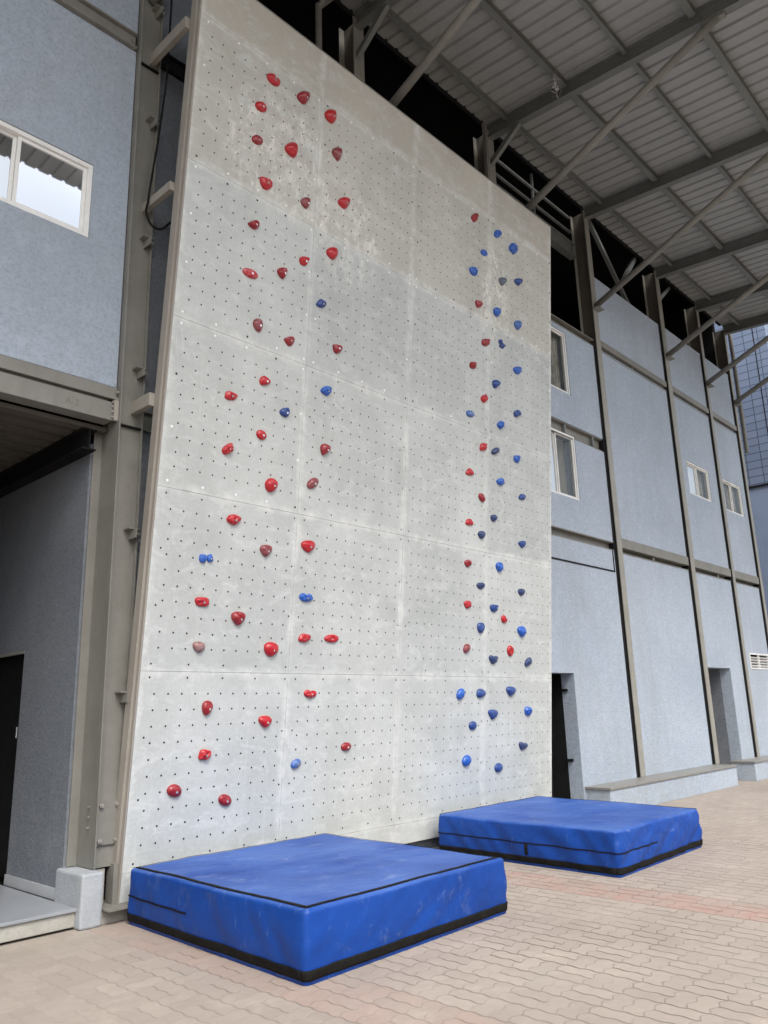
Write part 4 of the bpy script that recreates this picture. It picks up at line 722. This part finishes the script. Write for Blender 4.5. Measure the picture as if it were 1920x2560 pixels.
# ------------------------------------------------------------------ holds
rnd=random.Random(5)
def make_hold(u,v,kind,col,label,lobes):
    m=MB(); K=7
    for li,o in enumerate(lobes):
        o=[(a*.00091,b*.00091) for a,b in o]; n=len(o)
        cx=sum(p[0] for p in o)/n; cy=sum(p[1] for p in o)/n
        w=min(max(p[0] for p in o)-min(p[0] for p in o),max(p[1] for p in o)-min(p[1] for p in o))
        h=w*(.36 if kind!='hollow' else .32)*rnd.uniform(.9,1.12)
        # apex pulled up or down like a moulded hold
        ax,ay=cx,cy+w*rnd.uniform(-.06,.10)
        vs=[];fs=[]
        seed=rnd.uniform(0,50)
        # smooth outline to 32 pts
        oo=[]
        for i in range(n):
            a,b,c,d=o[i-1],o[i],o[(i+1)%n],o[(i+2)%n]
            for t in (0,.5):
                f=lambda k:0.5*((2*b[k])+(-a[k]+c[k])*t+(2*a[k]-5*b[k]+4*c[k]-d[k])*t*t+(-a[k]+3*b[k]-3*c[k]+d[k])*t**3)
                oo.append((f(0),f(1)))
        n=len(oo)
        for k in range(K+1):
            q=k/K*math.pi/2*.97; s=math.cos(q)**.9; hh=math.sin(q)**.85
            if k==0: hh=0
            for i,(x,y) in enumerate(oo):
                X=ax+(x-ax)*s; Z=ay+(y-ay)*s; H=h*hh
                nv=Vector((X*1,Z*1,0))*34+Vector((seed,0,0))
                if kind in('bumpy','double','doublev','notch','notchup') : 
                    H*=1+.6*noise.noise(nv)*(1 if kind!='notch' else .4); H+=h*.18*noise.noise(nv*2.3) if k else 0
                else: H*=1+.22*noise.noise(nv*.55)
                if kind=='groove':
                    d=(X-cx)*.8+(Z-cy)*.6; H*=1-.38*math.exp(-((d-w*.10)/(w*.10))**2)*min(1,k/3)
                if kind=='hollow':
                    rr=math.hypot(X-cx,Z-cy)/w; H*=1-.55*math.exp(-(rr/.22)**2)
                if kind in('plain',):
                    # flattened facet on the top half
                    H*=1-.18*max(0,min(1,(Z-cy)/(w*.5)))*min(1,k/2)
                vs.append((X,-H,Z))
        for k in range(K):
            for i in range(n): fs.append((k*n+i,k*n+(i+1)%n,(k+1)*n+(i+1)%n,(k+1)*n+i))
        fs.append(tuple(K*n+i for i in range(n)))
        # skirt into the wall
        vs+=[(x,.004,y) for x,y in oo]; b0=(K+1)*n
        for i in range(n): fs.append((b0+i,b0+(i+1)%n,(i+1)%n,i))
        m.add(vs,fs)
    ob=m.build('climbing_hold',M[col],None,smooth=True)
    ob.location=loc(u,v,.001); ob.rotation_euler=(TH,0,0)
    tag(ob,label,'climbing hold',None,None)
    ob['group']='red climbing holds on the wall' if col[0]=='r' else 'blue climbing holds on the wall'
    # bolt
    bmh=MB(); bmh.sm=True
    bx,by=cx+w*.08,cy-w*.08; 
    H=h*.93 if kind!='hollow' else h*.45
    r=.0115 if kind not in('hollow',) else .009
    shiny=rnd.random()<.75
    bmh.tube((bx,-H*.9,by),(bx,-H-.004,by),r,10); bmh.tube((bx,-H-.004,by),(bx,-H-.006,by),r*.55,6)
    bmh.build('bolt',M['silver'] if shiny and u<3.2 else M['bolt' if u<3.2 else col],ob)
for h in HOLDS: make_hold(*h)
# ------------------------------------------------------------------ crash mats
def crash_mat(corners,h,seed,label,wr,strip,top_trim):
    c=[Vector((x,y,0)) for x,y in corners]; cen=sum(c,Vector())/4
    t=thing('crash_mat',cen,label,'crash mat','blue crash mats below the climbing wall')
    r=.032; segs=[]
    # rounded perimeter
    pts=[];nor=[];cid=[]
    for i in range(4):
        p=c[i]; a=(c[i-1]-p).normalized(); b=(c[(i+1)%4]-p).normalized(); q=p+(a+b)*r
        na=-b; nb=-a
        for k in range(7):
            tt=k/6; d=(na*(math.cos(tt*math.pi/2))+nb*(math.sin(tt*math.pi/2))).normalized()
            pts.append(q+d*r); nor.append(d)
        nx=c[(i+1)%4]; L=(nx-p).length; n=60
        d=(nx-p).normalized()
        for k in range(1,n): 
            s=r+(L-2*r)*k/n; pts.append(p+d*s); nor.append(nb)
    n=len(pts)
    cum=[0]
    for i in range(1,n): cum.append(cum[-1]+(pts[i]-pts[i-1]).length)
    def disp(i,z):
        i%=n; s=cum[i]; zz=z/h
        b=.009*math.sin(math.pi*min(1,max(0,zz)))
        v=Vector((s*2.2+z*5.5,z*3.0-s*.5,seed))
        k=noise.noise(v); q_=s-1.7*z if s<2.15 else s+z*.8; rg=1-abs(noise.noise(Vector((q_*4.2,z*1.2+s*.3,seed+9))))*2
        env=math.sin(math.pi*min(1,max(0,zz)))**.5
        return b+env*wr*(.013*k+.026*rg+.005*noise.noise(Vector((s*14,z*10,seed))))
    def ztop(x,y): return h+.010*noise.noise(Vector((x*1.3,y*1.3,seed)))+.004*noise.noise(Vector((x*5,y*2,seed+3)))
    def side(i,z,off=0):
        p=pts[i%n]+nor[i%n]*(disp(i,z)+off); return Vector((p.x,p.y,z))
    zs=[0,.015,.04,.07,.10,.14,.18,.22,.26,.30,.34,.37,.385]
    zs=[z*(h/.405) for z in zs]
    m=MB(); vs=[];fs=[]
    for z in zs:
        for i in range(n): vs.append(side(i,z))
    # rounded shoulder
    for (ins,dz) in ((.004,.010),(.014,.003),(.028,0.0)):
        for i in range(n):
            p=side(i,zs[-1])-nor[i]*ins; vs.append(Vector((p.x,p.y,ztop(p.x,p.y)-dz)))
    R_=len(zs)+3
    for k in range(R_-1):
        for i in range(n): fs.append((k*n+i,k*n+(i+1)%n,(k+1)*n+(i+1)%n,(k+1)*n+i))
    # top: concentric rings towards the centre
    last=[(vs[(R_-1)*n+i]) for i in range(n)]; rings=16
    for k in range(1,rings+1):
        s=1-k/rings
        for i in range(n):
            p=cen+(last[i]-cen)*s
            z=ztop(p.x,p.y)-.012*(1-s)
            z+=.006*(1-abs(noise.noise(Vector((p.x*1.1+p.y*2.6,p.y*.7-p.x*1.4,seed+5))))*2)*wr*min(1,(1-s)*6)
            vs.append(Vector((p.x,p.y,z)))
    for k in range(rings):
        for i in range(n):
            a=(R_-1+k)*n+i;b=(R_-1+k)*n+(i+1)%n; fs.append((a,b,b+n,a+n))
    m.add(vs,fs); m.build('cover',M['canvas'],t,smooth=True)
    # strips laid on the sides
    def sidestrip(name,z0,z1,i0,i1,off=.003,mat='canvas_black'):
        m=MB(); vs=[];fs=[]; kz=4; cnt=i1-i0
        for k in range(kz+1):
            z=z0+(z1-z0)*k/kz
            for i in range(i0,i1+1):
                wv=.004*noise.noise(Vector((cum[i%n]*2,seed,4)))
                vs.append(side(i,z+wv,off))
        w=cnt+1
        for k in range(kz):
            for i in range(cnt): fs.append((k*w+i,k*w+i+1,(k+1)*w+i+1,(k+1)*w+i))
        m.add(vs,fs); o=m.build(name,M[mat],t,smooth=True)
        s=o.modifiers.new('s','SOLIDIFY'); s.thickness=.003; s.offset=1
    sidestrip('base_band',.026,.084,0,n)
    for (z0,z1,a,b) in strip: sidestrip('zip_strip',z0,z1,a,b)
    # top piping strip
    for (e0,e1,ins,wd) in top_trim:
        m=MB(); vs=[];fs=[]
        cnt=e1-e0
        for q in (ins,ins+wd):
            for i in range(e0,e1+1):
                j=i%n; p=side(j,zs[-1])-nor[j]*q; 
                vs.append(Vector((p.x,p.y,ztop(p.x,p.y)+.0035+(0 if q>.02 else -.004))))
        for i in range(cnt): fs.append((i,i+1,cnt+1+i+1,cnt+1+i))
        m.add(vs,fs); o=m.build('edge_strip',M['canvas_black'],t,smooth=True)
        s=o.modifiers.new('s','SOLIDIFY'); s.thickness=.003; s.offset=0
    return t
# corner order: near-left, near-right, far-right, far-left ; 66 samples per side
S_=66
crash_mat([(3.385,3.90),(5.49,3.95),(5.56,6.12),(3.485,6.12)],.405,3.0,'blue crash mat nearest the camera, black edging strip round its top','1' and .6,
          [(.200,.212,3*S_+3,3*S_+30)],[(3*S_+1,5*S_+1,.034,.036),(S_+2,3*S_+2,.004,.022)])
crash_mat([(7.15,3.85),(9.13,3.90),(9.42,6.14),(7.28,6.10)],.40,11.0,'blue crash mat farther away, black zip line running round its middle','1' and .85,
          [(.205,.216,3*S_,4*S_+2),(.205,.216,0,30),(.10,.205,3*S_+38,3*S_+39)],[(2*S_,3*S_+4,.004,.016),(S_,2*S_,.004,.016)])
# ------------------------------------------------------------------ small things
pts=[(3.55,6.2,9.9),(3.53,6.2,8.43),(3.52,6.2,7.94),(3.46,6.2,7.2),(3.40,6.2,6.62),(3.385,6.2,6.44),(3.37,6.2,6.31),(3.42,6.2,6.21),(3.49,6.2,6.185),(3.56,6.2,6.22),(3.62,6.2,6.30),(3.72,6.22,6.42)]
# smooth the cable
P2=[]
for i in range(len(pts)-1):
    a=Vector(pts[max(0,i-1)]);b=Vector(pts[i]);c=Vector(pts[i+1]);d=Vector(pts[min(len(pts)-1,i+2)])
    for k in range(6):
        t=k/6; P2.append(0.5*((2*b)+(c-a)*t+(2*a-5*b+4*c-d)*t*t+(3*b-a-3*c+d)*t**3))
tag(MB().path(P2,.011,8).build('cable',M['black'],smooth=True),'black cable hanging in a loop between the left column and the climbing wall','cable')
m=MB(); m.tube((20.42,6.33,7.68),(20.42,6.33,11.0),.05,14); o=m.build('downpipe',M['steel'],smooth=False)
tag(o,'beige downpipe stub at the far right corner of the hall','pipe')
MB().box(20.25,20.40,6.42,6.6,7.9,11.0).build('bracket',M['dark'],o)
# crumpled shiny streamer under canopy
m=MB(); rr=random.Random(2)
for k in range(26):
    p=Vector((9.22+rr.uniform(-.06,.06),4.80+rr.uniform(-.06,.06),10.86-rr.uniform(0,.42)))
    d=Vector((rr.uniform(-1,1),rr.uniform(-1,1),rr.uniform(-1,1))).normalized()*rr.uniform(.02,.05); e=d.orthogonal().normalized()*rr.uniform(.012,.03)
    m.add([p-d-e,p+d-e*.4,p+d*.8+e,p-d*.7+e*.8],[(0,1,2,3)])
m.tube((9.22,4.83,10.92),(9.22,4.80,10.45),.004,6)
tag(m.build('tinsel',M['white_frame']),'crumpled silvery tinsel hanging from a roof beam above the climbing wall','decoration')
# chalk mark on the left floor beam
cu=bpy.data.curves.new('chalk_mark','FONT'); cu.body='A-2'; cu.size=.085; cu.extrude=.0006
tmp=bpy.data.objects.new('tmp',cu); COL.objects.link(tmp); dg=bpy.context.evaluated_depsgraph_get(); me=bpy.data.meshes.new_from_object(tmp.evaluated_get(dg)); bpy.data.objects.remove(tmp)
me.materials.clear(); me.materials.append(mottled('faint_pencil',(.17,.155,.125),(.2,.18,.15),.7,9))
o=bpy.data.objects.new('chalk_mark',me); COL.objects.link(o); o.parent=fb; o.location=Vector((2.78,6.3385,4.215))-wloc(fb); o.rotation_euler=(R(90),0,0)
# unseen low block added behind the camera to cut low sky light
ob=thing('added_yard_block',(8,-24,0),'plain low block added out of view behind the camera to block low sky light','building')
MB().box(-45,60,-34,-24,0,9.5).build('wall',M['stucco'],ob)
MB().box(-45.3,60.3,-34.3,-23.7,9.5,9.8).build('roof',M['concrete'],ob)
# far blue-clad tower
tw=thing('tile_clad_building',(26,8,0),'distant blue tile-clad building seen past the right end of the hall','building')
MB().box(24,34,6.42,22,11.8,24).build('wall',M['tiles'],tw)
MB().box(24,34,5.9,22,7.72,11.8).build('wall',M['tiles'],tw)
MB().box(24.03,34,5.9,22,0,7.66).build('wall',M['blue_wall'],tw)
MB().box(23.99,34,5.9,22,7.66,7.72).build('ledge',M['dark'],tw)
m=MB()
for y in (6.78+.0,): m.box(23.992,24.0,y-.012,y+.012,7.72,24)
m.build('cladding_joint',M['dark'],tw)
# ------------------------------------------------------------------ camera, light
cam=bpy.data.cameras.new('camera'); co=bpy.data.objects.new('camera',cam); COL.objects.link(co); scene.camera=co
yaw,pitch,roll,F=8.18697870e-01,2.47030439e-01,-2.89176837e-02,1702.9
fw=Vector((math.sin(yaw)*math.cos(pitch),math.cos(yaw)*math.cos(pitch),math.sin(pitch))); rt=Vector((math.cos(yaw),-math.sin(yaw),0)); upv=rt.cross(fw)
r2=rt*math.cos(roll)+upv*math.sin(roll); u2=-rt*math.sin(roll)+upv*math.cos(roll)
co.matrix_world=Matrix(((r2.x,u2.x,-fw.x,0),(r2.y,u2.y,-fw.y,0),(r2.z,u2.z,-fw.z,1.55),(0,0,0,1)))
cam.sensor_fit='HORIZONTAL'; cam.sensor_width=36; cam.lens=36*F/1659; cam.clip_end=500; cam.clip_start=.05
w=bpy.data.worlds.new('World'); scene.world=w; w.use_nodes=True; nt=w.node_tree; bg=nt.nodes['Background']
sky=nt.nodes.new('ShaderNodeTexSky'); sky.sky_type='NISHITA'; sky.sun_disc=False
EL,AZ=R(52),R(205)
sky.sun_elevation=EL; sky.sun_rotation=AZ; sky.air_density=1.0; sky.dust_density=4.0; sky.ozone_density=.6
hs=nt.nodes.new('ShaderNodeHueSaturation'); hs.inputs['Saturation'].default_value=.4; nt.links.new(sky.outputs[0],hs.inputs['Color']); nt.links.new(hs.outputs[0],bg.inputs[0]); bg.inputs[1].default_value=.15
sd=bpy.data.lights.new('sun','SUN'); sd.energy=1.0; sd.angle=R(18); sd.color=(1,.97,.93)
so=bpy.data.objects.new('sun',sd); COL.objects.link(so)
d=Vector((math.sin(AZ)*math.cos(EL),math.cos(AZ)*math.cos(EL),math.sin(EL)))
so.rotation_euler=d.to_track_quat('Z','Y').to_euler()
vs_=scene.view_settings; vs_.view_transform='Standard'; vs_.look='None'; vs_.exposure=0.9; vs_.gamma=1
